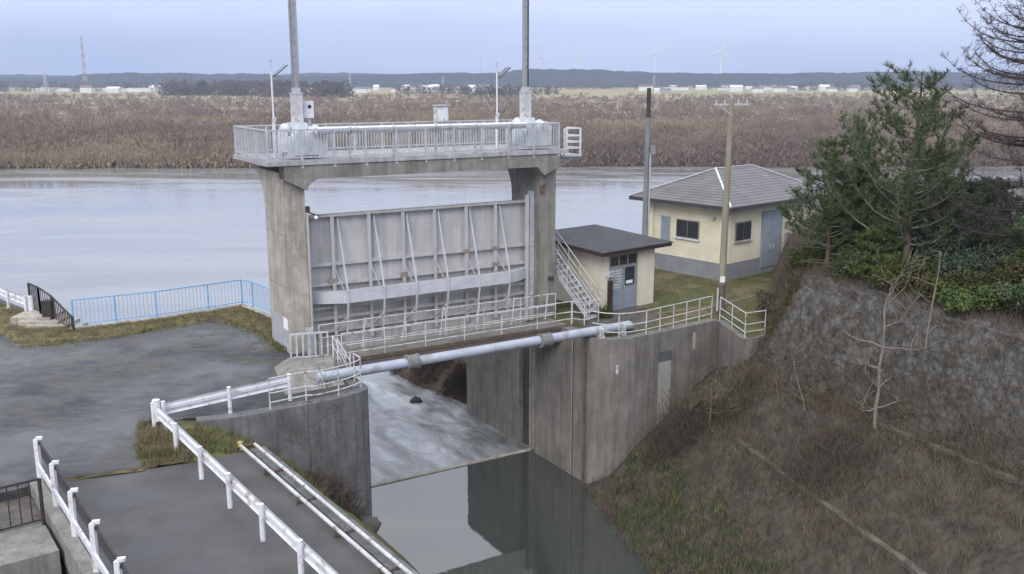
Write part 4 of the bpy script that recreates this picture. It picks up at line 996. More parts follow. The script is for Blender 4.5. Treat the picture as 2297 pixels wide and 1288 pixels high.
def ledge(label, fx, ya, yb, w_, dz, broken, m='ledge'):
    mb = MB(); y = ya
    while y < yb:
        l = R(1.2, 2.4)
        if random.random() > broken:
            a, b = (fx(y), y), (fx(min(yb, y+l)), min(yb, y+l)); za, zb = Hr(*a), Hr(*b); z = (za+zb)/2+dz
            mb.bar((a[0], a[1], z), (b[0], b[1], z+R(-.03, .03)), w_, .16)
        y += l
    mb.build('ledge_kerb', m, org=(fx(ya), ya, Hr(fx(ya), ya)), keys=K(label, 'kerb'))
M['ledge'] = mat('mossy_kerb', (.165, .152, .125), (.095, .085, .068), 2.2, .9, .6, c3=(.07, .062, .048), scale2=1.8)
ledge('broken mossy concrete kerb along the upper ledge of the embankment', lambda y: x1(y)+.1, 22, 34.2, .24, .05, .1)
ledge('half buried concrete kerb along the lower ledge of the embankment', lambda y: x2(y)+.2, 22, 32.5, .22, .03, .18)
ledge('grey coping along the top edge of the sloping stone wall', lambda y: xt(y)+.06, 22, 35.0, .14, -.02, 0, 'concrete_grey')
# hanging vine twigs on the stone face
mb = MB()
for _ in range(2600):
    Y = R(23, 44); f = R(0, 1)
    if Y < 34.6: X = x1(Y)+(xt(Y)-x1(Y))*f
    else: X = 10.0+(Y-35.2)*.285+f*1.0
    z = Hr(X, Y); p = Vector((X, Y, z+.05)); 
    for s in range(4):
        q = p+Vector((R(-.18, .1), R(-.3, .3), R(-.25, .2)));
        q.z = max(q.z, Hr(q.x, q.y)+.05)
        mb.tube(p, q, .009, 3, cap=False); p = q
stuff(mb, 'vine_stems', 'straw_dull', 'thin leafless vines creeping over the stone slope', 'vines')
# olive/yellow weeds on the left end of stone face
mb = MB()
for _ in range(420):
    Y = R(34.5, 39); X = 9.9+(Y-35.2)*.285+R(-.1, 1.0); tuft(mb, X, Y, Hr(X, Y), R(.15, .4), .025, 8, .15)
stuff(mb, 'olive_weeds', 'leaf_olive', 'olive yellow weeds at the left end of the stone slope', 'weeds')

# verge blades on the yard
def seg_scatter(mb, A, B, n, h, w=.012):
    for _ in range(n):
        i = random.randrange(len(A)-1); t_ = random.random(); s = random.random() ** .8
        a = (A[i][0]*(1-t_)+A[i+1][0]*t_, A[i][1]*(1-t_)+A[i+1][1]*t_); b = (B[i][0]*(1-t_)+B[i+1][0]*t_, B[i][1]*(1-t_)+B[i+1][1]*t_)
        x, y = a[0]+(b[0]-a[0])*s, a[1]+(b[1]-a[1])*s
        tuft(mb, x, y, .03+.07*s, h*R(.6, 1.2), w, 6, .08)
mb = MB(); mb_g = MB()
seg_scatter(mb, verge_in, verge_out, 2200, .13)
seg_scatter(mb_g, verge_in, verge_out, 700, .10)
seg_scatter(mb, [(-10.7, 25.7), (-10.0, 23.6), (-9.35, 22.5)], [(-10.2, 25.6), (-8.9, 23.9), (-8.2, 22.95)], 900, .2)
for _ in range(2400):
    X, Y = R(-10.2, -5.2), R(23.4, 28.5); e = (X+7.33)*.79+(Y-24.06)*.61
    if e < -.9 or (e < .2 and Y < 23.6): continue
    ga = G.inv(X, Y)
    if ga[1] > -5.9: continue
    if X > -6.3 and random.random() < .6: continue
    tuft(mb_g if random.random() < .5 else mb, X, Y, Hl(X, Y), R(.1, .25), .013, 7, .1)
# ragged fringe of grass and litter creeping over the asphalt edges
for (A_, B_) in zip(verge_in, verge_in[1:]):
    for _ in range(150):
        t_ = random.random(); o_ = abs(random.gauss(0, .22)); dx, dy = B_[0]-A_[0], B_[1]-A_[1]; l_ = math.hypot(dx, dy)
        tuft(mb if random.random() < .6 else mb_g, A_[0]+dx*t_+dy/l_*o_, A_[1]+dy*t_-dx/l_*o_, 0, R(.03, .09), .014, 4, .1)
for _ in range(500):      # moss lines in front of the left pier
    t_ = random.random(); k_ = random.choice((0, 1, 2)); x = -14.5+t_*6+k_*.3; y = 31.2+t_*1.2+k_*1.9+.5*noise.noise(Vector((x, k_, 0)))
    if noise.noise(Vector((x*.7, y*.7, 3))) > -.05: tuft(mb_g, x, y, 0, R(.02, .05), .02, 4, .16)
for _ in range(260):      # tufts along the joint between yard and bridge
    t_ = random.random(); tuft(mb_g if random.random() < .5 else mb, -11.5+2.3*t_+R(-.06, .06), 21.6+.95*t_+R(-.08, .08), 0, R(.03, .08), .012, 5, .06)
stuff(mb, 'dry_grass_tufts', 'straw', 'dry yellow grass along the yard edges and bridge approach', 'dry grass')
stuff(mb_g, 'green_grass', 'blade_green', 'short green grass on the verges and slope beside the bridge', 'grass')
# terrace grass
mb = MB(); mbb = MB()
for _ in range(9000):
    X, Y = R(4.5, 13), R(35, 46.5)
    f = 10.0+(Y-35.2)*.285
    g_ = G.inv(X, Y); h_ = HF.inv(X, Y); p_ = PF.inv(X, Y)
    if X > f+.2 or (-.1 < h_[0] < 3 and -.7 < h_[1] < 4.1) or (p_[0] > -.05 and p_[1] > -.05): continue
    # keep inside terrace edge
    if g_[1] < -4.4 and X < 8.5: continue
    if Y < 37.8 and 8.6 > X > 4.6+(Y-34.8)*1.25: continue
    if X > 8.5 and Y < 35.5: continue
    (blade)(mb if noise.noise(Vector((X*.8, Y*.8, 0))) > 0 else mbb, X, Y, 0, R(.04, .10), .02)
stuff(mb, 'terrace_grass', 'blade_green', 'short green grass between the huts and the white railing', 'grass')
stuff(mbb, 'terrace_dry_grass', 'straw', 'short dry grass patches on the terrace by the pump house', 'dry grass')

# twiggy sapling
def branchy(mbt, p, d, L_, r, depth, spread=.6, up=.15, minr=.006, kids=3, curve_=.35):
    n = 4; pts = [p.copy()]
    for i in range(n):
        d = (d+Vector((R(-curve_, curve_), R(-curve_, curve_), R(-curve_, curve_)+up*.3))).normalized()
        pts.append(pts[-1]+d*(L_/n))
    mbt.path(pts, r, 5 if r > .02 else 3, max(minr, r*.45))
    if depth <= 0: return
    for k in range(kids):
        i = random.choice((2, 3, 4)) if k else 4
        ax = Vector((R(-1, 1), R(-1, 1), R(-.2, .8))).normalized()
        nd = (d*(1-spread)+ax*spread+Vector((0, 0, up))).normalized()
        branchy(mbt, pts[i], nd, L_*R(.55, .8), max(minr, r*.5), depth-1, spread, up, minr, kids, curve_)
def sapling(name, label, base, h, r, m='bark_pale', depth=3, lean=(0, 0), group=None, cat='bare tree', kids=3, spread=.7, nb=7, cl=.45):
    t = thing(name, label, cat, W, base, group)
    b = Vector(base); pts = [b-Vector((0, 0, .2))]
    for i in range(1, 7): pts.append(b+Vector((lean[0]*i/6+R(-.06, .06)*h*.2, lean[1]*i/6+R(-.06, .06)*h*.2, h*i/6)))
    MB().path(pts, r, 7, r*.3).build('trunk', m, t)
    for k in range(nb):
        mb = MB(); i = 1+int((k+1)/nb*5.01); i = min(6, i); p = pts[i]; a = R(0, 2*pi)
        branchy(mb, p, Vector((cos(a), sin(a), R(.1, .7))).normalized(), h*cl*R(.6, 1.1), r*.42, depth-1, spread, .12, .006, kids)
        mb.build('branch', m, t)
    return t
def on_r(x, y): return (x, y, Hr(x, y))
random.seed(21)
sapling('bare_tree', 'tall pale leafless tree growing on the middle ledge of the embankment', on_r(11.45, 28.2), 3.9, .07, depth=3, lean=(.1, .2), nb=11, cl=.34)
sapling('bare_tree', 'thin pale forked sapling near the path on the stone slope', on_r(13.0, 28.6), 3.1, .035, depth=2, lean=(.3, .3), nb=4, cl=.4)
sapling('bare_tree', 'low leaning grey sapling on the slope left of the tall bare tree', on_r(10.0, 30.6), 2.0, .03, depth=2, lean=(-.6, .1), nb=6)
sapling('bare_tree', 'reddish leafless bush growing against the left wing wall', (-6.0, 26.4, Hl(-6.0, 26.4)), 2.6, .03, m='straw_dark', depth=3, nb=9, cl=.35)
sapling('bare_tree', 'pale straggly shrub at the foot of the right wing wall', on_r(7.3, 33.0), 1.8, .03, m='straw', depth=3, nb=10, cl=.5)
# bramble heaps at the foot of the wall
def heap(name, label, c, rx, ry, h, n, m, hf, cat='bramble', seg=3, w=.01):
    mb = MB()
    for _ in range(n):
        a = R(0, 2*pi); k = math.sqrt(random.random()); x, y = c[0]+rx*k*cos(a), c[1]+ry*k*sin(a)
        z0 = hf(x, y); hh = h*(1-k*k)*R(.5, 1.1)+.08
        p = Vector((x, y, z0)); d = Vector((R(-.5, .5), R(-.5, .5), 1)).normalized()
        for s in range(seg):
            q = p+d*(hh/seg*1.4); mb.tube(p, q, w, 3, w*.6, cap=False); p = q; d = (d+Vector((R(-.6, .6), R(-.6, .6), R(-.5, .2)))).normalized()
    return mb.build(name, m, org=(c[0], c[1], hf(*c)), keys=K(label, cat))
heap('bramble_bush', 'brown bramble mound against the base of the right wing wall', (6.4, 33.6), 1.5, 1.0, 1.5, 900, 'straw_dark', Hr)
heap('bramble_bush', 'straw coloured bramble mound below the corner railing', (8.2, 33.2), 1.1, .8, .9, 700, 'straw_dull', Hr)
heap('bramble_bush', 'dark tangled bramble below the bare tree on the slope', (9.9, 27.8), 1.4, 1.6, .8, 900, 'straw_dark', Hr)
heap('bramble_bush', 'brown heap of dead brush beside the left wing wall', (-5.2, 26.2), .9, 1.2, .7, 700, 'straw_dark', Hl)
# far end brush by the river beyond the gate
mbk = MB()
def Hb(x, y):
    a, b, _ = G.inv(x, y)
    k = max(0, 1-((a-13.6)/(3.4+.12*(b-8))) ** 2-((b-11)/6.5) ** 2)
    return WL-.5+2.1*k ** .5+.3*noise.noise(Vector((x, y, 0)))
c_ = G.w(12.5, 11)
gridmesh('river_spit', fr(c_.x-8, c_.x+8, .4), fr(c_.y-7, c_.y+7, .4), Hb, 'soil', STRUCT)
for i, (a, b, rr) in enumerate(((10.7, 14.0, 1.2), (11.0, 11.0, 1.3), (11.3, 8.2, 1.1))):
    p = G.w(a, b)
    heap('bramble_bush', ('dark brush clump at the tip of the bank under the footbridge', 'dark brush clump in the middle of the bank under the footbridge', 'dark brush clump beside the right channel wall under the footbridge')[i], (p.x, p.y), rr, rr, .9, 600, 'bark_dark', Hb, w=.014)
p = G.w(8.9, 8.6)
mb = MB(); mb.sphere((p.x, p.y, WL+.1), .28, 9, 6, .9, .2); mb.build('boulder', 'bark_dark', org=(p.x, p.y, WL), keys=K('small dark rock standing in the foaming water', 'rock'))
# stones on the left slope
mb = MB()
def rock(c, r, m, label):
    mb = MB().sphere(c, r, 10, 7, .6, .16); return mb.build('stone', m, org=c, keys=K(label, 'stone'))
for (x, y, r_, l_) in ((-4.9, 26.6, .55, 'large rounded grey stone at the foot of the left wing wall'), (-5.7, 25.9, .35, 'smaller grey stone upslope of the large rounded stone'), (-4.3, 26.0, .4, 'grey stone nearest the twin pipes below the left wing wall')):
    rock((x, y, Hl(x, y)+.05), r_, 'rubble', l_)

# ------------------------------------------------------------------ conifers
def needles(mb, p, d, ln, n, w=.02):
    for _ in range(n):
        v = (d*R(.3, 1.2)+Vector((R(-1, 1), R(-1, 1), R(-.6, 1))).normalized()*.9).normalized()*ln*R(.7, 1.15)
        s = v.cross(Vector((R(-1, 1), R(-1, 1), R(-1, 1)))).normalized()*w
        k = len(mb.v); q = p+d*R(-.06, .06)
        mb.v += [tuple(q-s), tuple(q+s), tuple(q+v)]; mb.f.append((k, k+1, k+2)); mb.sm.append(False)
PINES = []
def pine(label, base, H, r, spread, z0f=.25, m='needle_dark', nw=11, per=5, ln=.16, bare_low=0, lean=(0, 0), dens=1., name='pine_tree', group=None, tnum=9, seed=1, skew=None, w=.02):
    random.seed(seed)
    t = thing(name, label, 'pine tree' if 'pine' in name else 'tree', W, base, group)
    b = Vector(base)
    def tp(f): return b+Vector((lean[0]*f+.05*sin(f*9), lean[1]*f, H*f-.3*(f == 0)))
    MB().path([tp(i/10) for i in range(11)], r, 9, r*.15).build('trunk', 'bark', t)
    lb = MB(); cr = MB()
    for k in range(nw):
        f = z0f+(1-z0f)*(k+.3)/nw
        prof = (1-((f-z0f)/(1-z0f)) ** 1.3)*.85+.16
        for j in range(per):
            a = 2*pi*j/per+k*1.1+R(-.3, .3); L_ = spread*prof*R(.55, 1.15)
            if skew: L_ *= 1+skew*cos(a-skew_dir)
            d = Vector((cos(a), sin(a), R(-.05, .3))).normalized(); p = tp(min(1, f+R(-.02, .02)))
            n = max(3, int(L_/.22)); pts = [p.copy()]
            for i in range(n):
                d = (d+Vector((R(-.12, .12), R(-.12, .12), .07+.10*i/n))).normalized(); pts.append(pts[-1]+d*(L_/n))
            lb.path(pts, max(.012, r*.22*prof+.008), 4, .006)
            bare = R(.15, .4) if f > bare_low else 1.1
            for i in range(1, n+1):
                if i/n < bare: continue
                for s in range(int(3*dens)+1):
                    sd = (d*.5+Vector((R(-1, 1), R(-1, 1), R(-.1, .9)))).normalized(); sl = R(.08, .42)*(.6+.4*L_/max(.5, spread))
                    q = pts[i]+sd*sl
                    lb.tube(pts[i], q, .006, 3, cap=False)
                    needles(cr, q, (sd+Vector((0, 0, .5))).normalized(), ln, tnum, w)
                    if sl > .2: needles(cr, pts[i]+sd*sl*.55, sd, ln, tnum-2, w)
            needles(cr, pts[-1], (d+Vector((0, 0, .6))).normalized(), ln*1.15, tnum+2, w)
    if z0f > .02: 
        for k in range(7):
            f = R(z0f*.35, z0f+.05); a = R(0, 2*pi); p = tp(f)
            lb.path([p, p+Vector((cos(a), sin(a), .1))*.5, p+Vector((cos(a)*1.1, sin(a)*1.1, .05))], .018, 4, .006)
    needles(cr, tp(1), Vector((0, 0, 1)), ln*1.3, 14, w)
    lb.build('limbs', 'bark_pale' if dens < 1.1 else 'bark', t); cr.build('crown', m, t)
    return t
skew_dir = pi
pine('tall dark green pine with bare upper twigs, highest on the embankment', on_r(13.9, 32.9), 7.3, .16, 3.8, .20, 'needle_dark', 12, 6, .21, dens=.9, seed=3, skew=.22, w=.013, tnum=11)
pine('medium pine with slim pale trunk left of the tall pine', on_r(11.9, 35.2), 5.0, .09, 2.2, .18, 'needle_dark', 10, 6, .19, dens=1.05, seed=4, w=.013, tnum=10)
pine('bushy lighter green young pine between the two trunked pines', on_r(12.9, 35.8), 3.9, .08, 1.4, .05, 'needle_mid', 9, 6, .16, dens=1.4, seed=5)
pine('low bluish pine to the right of the tall pine', on_r(15.2, 32.6), 3.5, .08, 1.7, .05, 'needle_blue', 8, 6, .17, dens=1.2, seed=6)
pine('open crowned young pine in front of the river near the right edge', on_r(15.9, 36.2), 4.2, .08, 2.0, .10, 'needle_dark', 9, 6, .2, dens=1.4, seed=8, w=.016)
pine('small bright green pine low beneath the tall pine', on_r(13.1, 33.2), 2.2, .06, 1.2, .02, 'needle_mid', 6, 6, .16, dens=1.4, seed=9)
pine('dark pine cut by the right edge of the picture', on_r(17.1, 29.6), 3.6, .09, 1.5, .02, 'needle_dark', 9, 6, .17, dens=1.5, seed=10)
pine('dark bluish pine filling the gap under the larch', on_r(17.2, 33.4), 3.4, .08, 1.7, .02, 'needle_blue', 8, 6, .17, dens=1.3, seed=12)
pine('broad low dark pine behind the tall pine, nearest the river', on_r(15.2, 38.5), 2.9, .1, 2.4, .04, 'needle_dark', 9, 7, .21, dens=1.5, seed=14, w=.018)
pine('bluish pine in the second row nearest the right edge', on_r(18.6, 37.5), 3.0, .1, 2.2, .04, 'needle_blue', 9, 7, .21, dens=1.4, seed=15, w=.018)
pine('dark young pine directly right of the medium pine', on_r(13.6, 37.4), 3.3, .08, 1.9, .04, 'needle_dark', 8, 7, .2, dens=1.4, seed=16, w=.018)
# larch, bare, right edge
random.seed(33)
lb_ = on_r(17.05, 30.6)
t = thing('larch_tree', 'tall bare dark larch with drooping twiggy branches at the right edge', 'tree', W, lb_)
b = Vector(lb_)
MB().path([b+Vector((.03*sin(i), 0, -.2+1.2*i)) for i in range(11)], .17, 10, .05).build('trunk', 'bark_dark', t)
mb = MB(); cr = MB()
for k in range(84):
    z = R(1.0, 11.5); a = R(0, 2*pi) if k % 2 else R(2.5, 3.8); L_ = (3.5 if z < 8.2 else 2.6*(12.5-z)/4.5+.7)*R(.55, 1.05)
    d = Vector((cos(a), sin(a), .25)).normalized(); p = b+Vector((0, 0, z)); n = 9; pts = [p.copy()]
    for i in range(n):
        d = (d+Vector((R(-.1, .1), R(-.1, .1), -.10+.045*i))).normalized(); pts.append(pts[-1]+d*(L_/n))
        for s in range(5):
            sd = Vector((R(-1, 1), R(-1, 1), R(-.5, .7))).normalized(); sd = (sd+d*.6).normalized(); q = pts[-1]+sd*R(.15, .5)*(1.2-i/n*.6)
            mb.tube(pts[-1], q, .008, 3, .004, cap=False)
            for u in range(3):
                w_ = pts[-1].lerp(q, R(.3, 1)); mb.tube(w_, w_+Vector((R(-.14, .14), R(-.14, .14), R(-.12, .16))), .005, 3, .003, cap=False)
    mb.path(pts, .032, 4, .007)
mb.build('limbs', 'bark_dark', t)

# shrubs along the crest
def shrub(label, c, rx, ry, h, n, m, seed, group=None, leaf=.05, cat='shrub'):
    random.seed(seed)
    t = thing('shrub', label, cat, W, on_r(*c), group)
    z0 = Hr(*c); st_ = MB(); lf = MB()
    cl = [(c[0]+R(-.7, .7)*rx, c[1]+R(-.7, .7)*ry, z0+h*R(.25, .85), R(.25, .5)*min(rx, h)) for _ in range(14)]
    for x, y, z, r_ in cl: st_.path([(c[0]+R(-.2, .2), c[1]+R(-.2, .2), z0-.1), ((c[0]+x)/2+R(-.1, .1), (c[1]+y)/2, (z+z0)/2), (x, y, z)], .02, 4, .008)
    for _ in range(n):
        x, y, z, r_ = random.choice(cl); v = Vector((R(-1, 1), R(-1, 1), R(-1, 1)))
        if v.length > 1: continue
        p = Vector((x, y, z))+v*r_*1.15
        a = Vector((R(-1, 1), R(-1, 1), R(-1, 1))).normalized()*leaf*R(.6, 1.3); b_ = a.cross(Vector((R(-1, 1), R(-1, 1), R(-1, 1)))).normalized()*leaf*.55
        k = len(lf.v); lf.v += [tuple(p-a), tuple(p+b_), tuple(p+a), tuple(p-b_)]; lf.f.append((k, k+1, k+2, k+3)); lf.sm.append(False)
    st_.build('stems', 'bark', t); lf.build('foliage', m, t)
sh = [((11.3, 36.2), .7, .8, .9, 'leaf_olive', 'olive shrub at the left end of the embankment crest'),
      ((12.2, 34.0), .9, .7, .9, 'needle_dark', 'dark low shrub on the crest left of the tall pine'),
      ((12.9, 31.9), .9, .8, 1.1, 'leaf_olive', 'yellow green shrub on the crest right below the tall pine trunk'),
      ((13.7, 30.4), .8, .8, 1.0, 'leaf_olive', 'olive shrub overhanging the stone slope in the middle of the crest'),
      ((14.5, 29.2), .9, .9, 1.2, 'leaf_olive', 'broad olive shrub toward the right of the crest'),
      ((15.3, 30.8), 1.2, 1., 1.9, 'needle_blue', 'tall bluish green bush behind the olive crest shrubs'),
      ((15.5, 28.0), .9, .9, 1.3, 'needle_dark', 'dark green bush hanging over the crest near the right edge'),
      ((16.2, 29.4), 1.1, 1., 1.8, 'leaf_olive', 'large olive bush beside the larch trunk'),
      ((14.2, 32.0), 1.0, .9, 1.5, 'needle_mid', 'mid green bush just right of the tall pine trunk'),
      ((16.4, 27.0), 1.0, .9, 1.9, 'needle_dark', 'darkest bush at the right picture edge above the stone slope'),
      ((10.9, 38.2), .8, 1.1, .8, 'straw_dark', 'brown dry bush next to the pump house door'),
      ((12.4, 37.6), 1.1, 1., 1.5, 'needle_mid', 'green bush behind the medium pine'),
      ((14.9, 34.4), 1.3, 1., 1.8, 'needle_dark', 'dark bush behind the tall pine to its right'),
      ((15.5, 26.2), .9, 1.0, 1.7, 'leaf_olive', 'olive bush drooping over the wall top beside the right picture edge'),
      ((14.0, 28.6), .8, .8, .8, 'needle_mid', 'low green plant growing right on the wall coping'),
      ((16.9, 31.6), 1.2, 1.1, 2.4, 'needle_dark', 'tall dark bush standing behind the larch trunk'),
      ((15.9, 33.6), 1.2, 1.1, 2.1, 'needle_blue', 'tall bluish bush between the open crowned pine and the low bluish pine')]
for i, (c, rx, ry, h, m, l_) in enumerate(sh): shrub(l_, (c[0]+(0 if i in (0, 5, 6, 7, 9, 10) else .25), c[1]), rx, ry, h, 4200, m, 50+i, leaf=.055)
heap('bramble_bush', 'brown dead brush at the left tip of the embankment by the pump house', (11.0, 37.2), .9, 1.3, .8, 700, 'straw_dark', Hr)
heap('bramble_bush', 'small green weed clump at the left corner of the small hut', (3.85, 38.3), .35, .35, .45, 250, 'leaf_olive', lambda x, y: 0, cat='weeds')

# ------------------------------------------------------------------ far bank
random.seed(99)
mb = MB(); mt = MB()
for _ in range(17000):
    py = 214+(368-214)*random.random() ** .9
    Y = 14.6*2120/(py-185)
    X = R(-.62, .62)*Y
    if Y < shoreY(X)+.6: Y = shoreY(X)+.4+abs(random.gauss(0, 5))
    k = noise.noise(Vector((X*.008, Y*.022, 1))); k2 = noise.noise(Vector((X*.05, Y*.07, 7))); k3 = noise.noise(Vector((X*.02, Y*.05, 17)))
    if k3 < -.32 and Y > shoreY(X)+12: continue
    z = far_h(X, Y)
    tan = k+.5*k2 > .22
    h = R(1.2, 2.4) if tan else R(1.6, 3.9)*(1+.75*k2+.4*k3)
    wd = R(1.4, 3.4)*(1+Y/600)
    tgt = mt if tan else mb
    q_ = .12*(1+Y/330)
    for s in range(13):
        a = R(0, 2*pi); e = R(.0, 1) ** .7; rr = wd*.6*math.sqrt(max(0, 1-e*e))*R(.5, 1.05)
        p = Vector((X+rr*cos(a), Y+rr*sin(a), z+h*e)); u = Vector((R(-.6, .6), R(-.3, .3), 1)).normalized()*q_*R(1., 2.6); v = Vector((R(-1, 1), R(-.5, .5), R(-.3, .3))).normalized()*q_*R(.5, 1.1)
        n = len(tgt.v); tgt.v += [tuple(p-u), tuple(p+v), tuple(p+u), tuple(p-v)]; tgt.f.append((n, n+1, n+2, n+3)); tgt.sm.append(False)
    for s in range(3):
        n = len(tgt.v); w_ = .05*(1+Y/200); tgt.v += [(X-w_, Y, z-.2), (X+w_, Y, z-.2), (X+R(-.5, .5)*wd, Y+R(-.5, .5), z+h*R(.7, 1.1))]; tgt.f.append((n, n+1, n+2)); tgt.sm.append(False)
# fine twig fans at the near edge of the far bank
for _ in range(3400):
    X = R(-125, 125); Y = shoreY(X)+abs(random.gauss(0, 5))+.2; z = far_h(X, Y); h = R(2., 4.2)
    for s in range(8):
        a = R(-1, 1); 
        mb.v += [(X-.05, Y, z), (X+.05, Y, z), (X+a*h*.5, Y+R(-1, 1), z+h*R(.5, 1))]; n = len(mb.v); mb.f.append((n-3, n-2, n-1)); mb.sm.append(False)
stuff(mb, 'willow_thicket', 'willow', 'reddish brown leafless willow thicket covering the far bank', 'thicket')
stuff(mt, 'reed_beds', 'willow_tan', 'tan dry reed patches between the willows on the far bank', 'reeds')
# individual bare trees on the far shore
random.seed(5)
specs = [(-64, 4.6), (-71, 4.0), (-58, 3.8), (-84, 4.2), (-90, 3.7), (-38, 4.4), (-49, 3.9), (48, 4.4), (58, 3.9), (67, 4.6), (24, 3.8)]
proto = []
for i, (x, h) in enumerate(specs):
    y = shoreY(x)+5
    lab = 'twiggy bare tree at the water edge of the far bank'
    if i < 3:
        t = sapling('bare_tree', lab, (x, y, far_h(x, y)), h*1.15, .11, 'straw_dark', 3, (R(-.5, .5), 0), 'bare trees at the far water edge', nb=8, cl=.5); proto.append(t)
    else:
        t = copy_tree(proto[i % 3]); t.location = (x, y, far_h(x, y)); t.rotation_euler = (0, 0, R(0, 6)); t.scale = (h/4.3,)*3

# far wood belts (too many to count)
random.seed(12)
def belt(name, label, spans, m):
    mb = MB()
    for (xa, xb, Y, h, n) in spans:
        for _ in range(n):
            x = R(xa, xb)*Y; y = Y*R(.97, 1.05); hh = h*R(.55, 1.15); w_ = h*R(.25, .6)
            for _q in range(34):
                v = Vector((random.gauss(0, .5)*w_, R(-.5, .5)*w_, R(-.5, .5)*hh*(1)))
                p = Vector((x, y, -4.5+hh*.5))+v; a_ = Vector((R(-1, 1), R(-.3, .3), R(-1, 1))).normalized()*hh*R(.05, .11); b_ = Vector((-a_.z, R(-.2, .2), a_.x))*R(.4, .9)
                k = len(mb.v); mb.v += [tuple(p-a_), tuple(p+b_), tuple(p+a_), tuple(p-b_)]; mb.f.append((k, k+1, k+2, k+3)); mb.sm.append(False)
    for i in range(len(mb.sm)): mb.sm[i] = False
    stuff(mb, name, m, label, 'wood')
belt('tree_belt', 'grey brown belt of leafless trees in front of the far hills', [(-.55, -.25, 1500, 14, 160), (-.36, -.22, 1050, 15, 200), (-.12, .05, 1150, 10, 120), (-.26, -.17, 900, 14, 80), (.05, .5, 2000, 13, 160), (-.05, .02, 900, 11, 40), (.3, .6, 1700, 14, 200)], 'far_wood')
# hills
def ridge(name, Y, base_h, amp, seed, x0, x1, m, dx=25, shape=None):
    mb = MB(); xs_ = fr(x0, x1, dx); vs = []
    for x in xs_:
        h = base_h+amp*noise.noise(Vector((x*.0022, seed, 0)))+amp*.35*noise.noise(Vector((x*.009, seed, 4)))+amp*.2*noise.noise(Vector((x*.03, seed, 9)))+amp*.14*noise.noise(Vector((x*.11, seed, 2)))
        if shape: h += shape(x)
        vs += [(x, Y-250, -6), (x, Y-60, h*.75), (x, Y, h), (x, Y+400, -6)]
    fs = []
    for i in range(len(xs_)-1):
        for j in range(3): fs.append((4*i+j, 4*i+4+j, 4*i+5+j, 4*i+1+j))
    mb.add(vs, fs, True); return mb.build(name, m, keys=STRUCT)
ridge('hills', 2900, 34, 13, 1.3, -2400, 2400, 'far_hill', 9, lambda x: (6 if x > 0 else 0)+(-8 if x < -1300 else 0))
ridge('hills', 3700, 40, 16, 5.1, -3200, 3200, 'far_hill', 30)
# villages
random.seed(77)
def house(x, y, w, d, h, m, mr, name, label, group, flat=False):
    t = thing(name, label, 'building', W, (x, y, -4.6), group)
    z = -4.6
    MB().box(x-w/2, x+w/2, y-d/2, y+d/2, z, z+h).build('wall', m, t)
    if flat: MB().box(x-w/2-.3, x+w/2+.3, y-d/2-.3, y+d/2+.3, z+h, z+h+.5).build('roof', mr, t)
    else: MB().xprism([(y-d/2-.5, z+h), (y+d/2+.5, z+h), (y, z+h+h*.45)], x-w/2-.5, x+w/2+.5).build('roof', mr, t)
for (u, yy, w) in ((-.475, 1500, 60), (-.40, 1500, 70), (-.385, 1450, 35), (-.205, 1350, 75), (.165, 1750, 60)):
    house(u*yy, yy, w, 14, 5, 'house_white', 'house_white', 'greenhouse_hall', 'long low white hall far across the floodplain', 'long white halls across the river', True)
kinds = [('house_white', 'house_roof', 'distant white house with grey roof below the hills'), ('house_white', 'house_red', 'distant white house with brown roof below the hills'), ('house_grey', 'house_roof', 'distant grey house with grey roof below the hills'), ('house_white', 'house_white', 'distant all white house below the hills')]
for k in range(88):
    u = random.choice((R(-.2, .0), R(-.1, .02), R(.12, .36), R(.14, .34), R(-.5, -.25))); yy = R(1300, 2100)
    m_, mr_, lab = random.choice(kinds)
    house(u*yy, yy, R(8, 20), R(8, 12), R(4, 7.5), m_, mr_, 'village_house', lab, lab.replace('distant', 'distant village:'))
# turbines
def turbine(px, py, d, rot, face, label):
    X = (px-1148.5)/2120*d*1.0; hub = 9.6+(185-py)/2120*d
    t = thing('wind_turbine', label, 'wind turbine', W, (X, d, 0))
    MB().tube((X, d, 0), (X, d, hub), 3.2, 10, 2.2).build('tower', 'turbine', t)
    MB().box(X-2, X+2, d-6, d+6, hub-2, hub+2.2).build('nacelle', 'turbine', t)
    c = Vector((X, d-7, hub)); f = radians(face)
    MB().sphere(tuple(c), 2.4, 8, 6).build('hub', 'turbine', t)
    for k in range(3):
        a = radians(rot+120*k); dr = Vector((sin(a)*cos(f), sin(a)*sin(f), cos(a))); n = Vector((-sin(f), cos(f), 0)); s = dr.cross(n)
        L_ = 52; vs = []
        for q, w_ in ((2, 1.8), (10, 3.4), (30, 2.4), (L_, .8)):
            for e1, e2 in ((-1, 0), (0, -.35), (1, 0), (0, .35)): vs.append(c+dr*q+s*w_*e1+n*w_*e2)
        fs = [(4*i+j, 4*i+(j+1) % 4, 4*i+4+(j+1) % 4, 4*i+4+j) for i in range(3) for j in range(4)]+[(12, 13, 14, 15)]
        MB().add(vs, fs).build('blade', 'turbine', t)
turbine(1605, 116, 3400, 130, 25, 'rightmost distant wind turbine on the horizon')
turbine(1461, 122, 3500, 140, 30, 'wind turbine second from the right on the horizon')
turbine(1296, 126, 3500, 90, 30, 'wind turbine with a level blade in the middle of the row')
turbine(1211, 130, 3600, 15, 50, 'wind turbine just right of the right hoist mast')
turbine(1079, 133, 3900, 40, 50, 'faint wind turbine left of the right hoist mast')
turbine(565, 152, 4600, 30, 60, 'smallest faint wind turbine left of the left hoist mast')
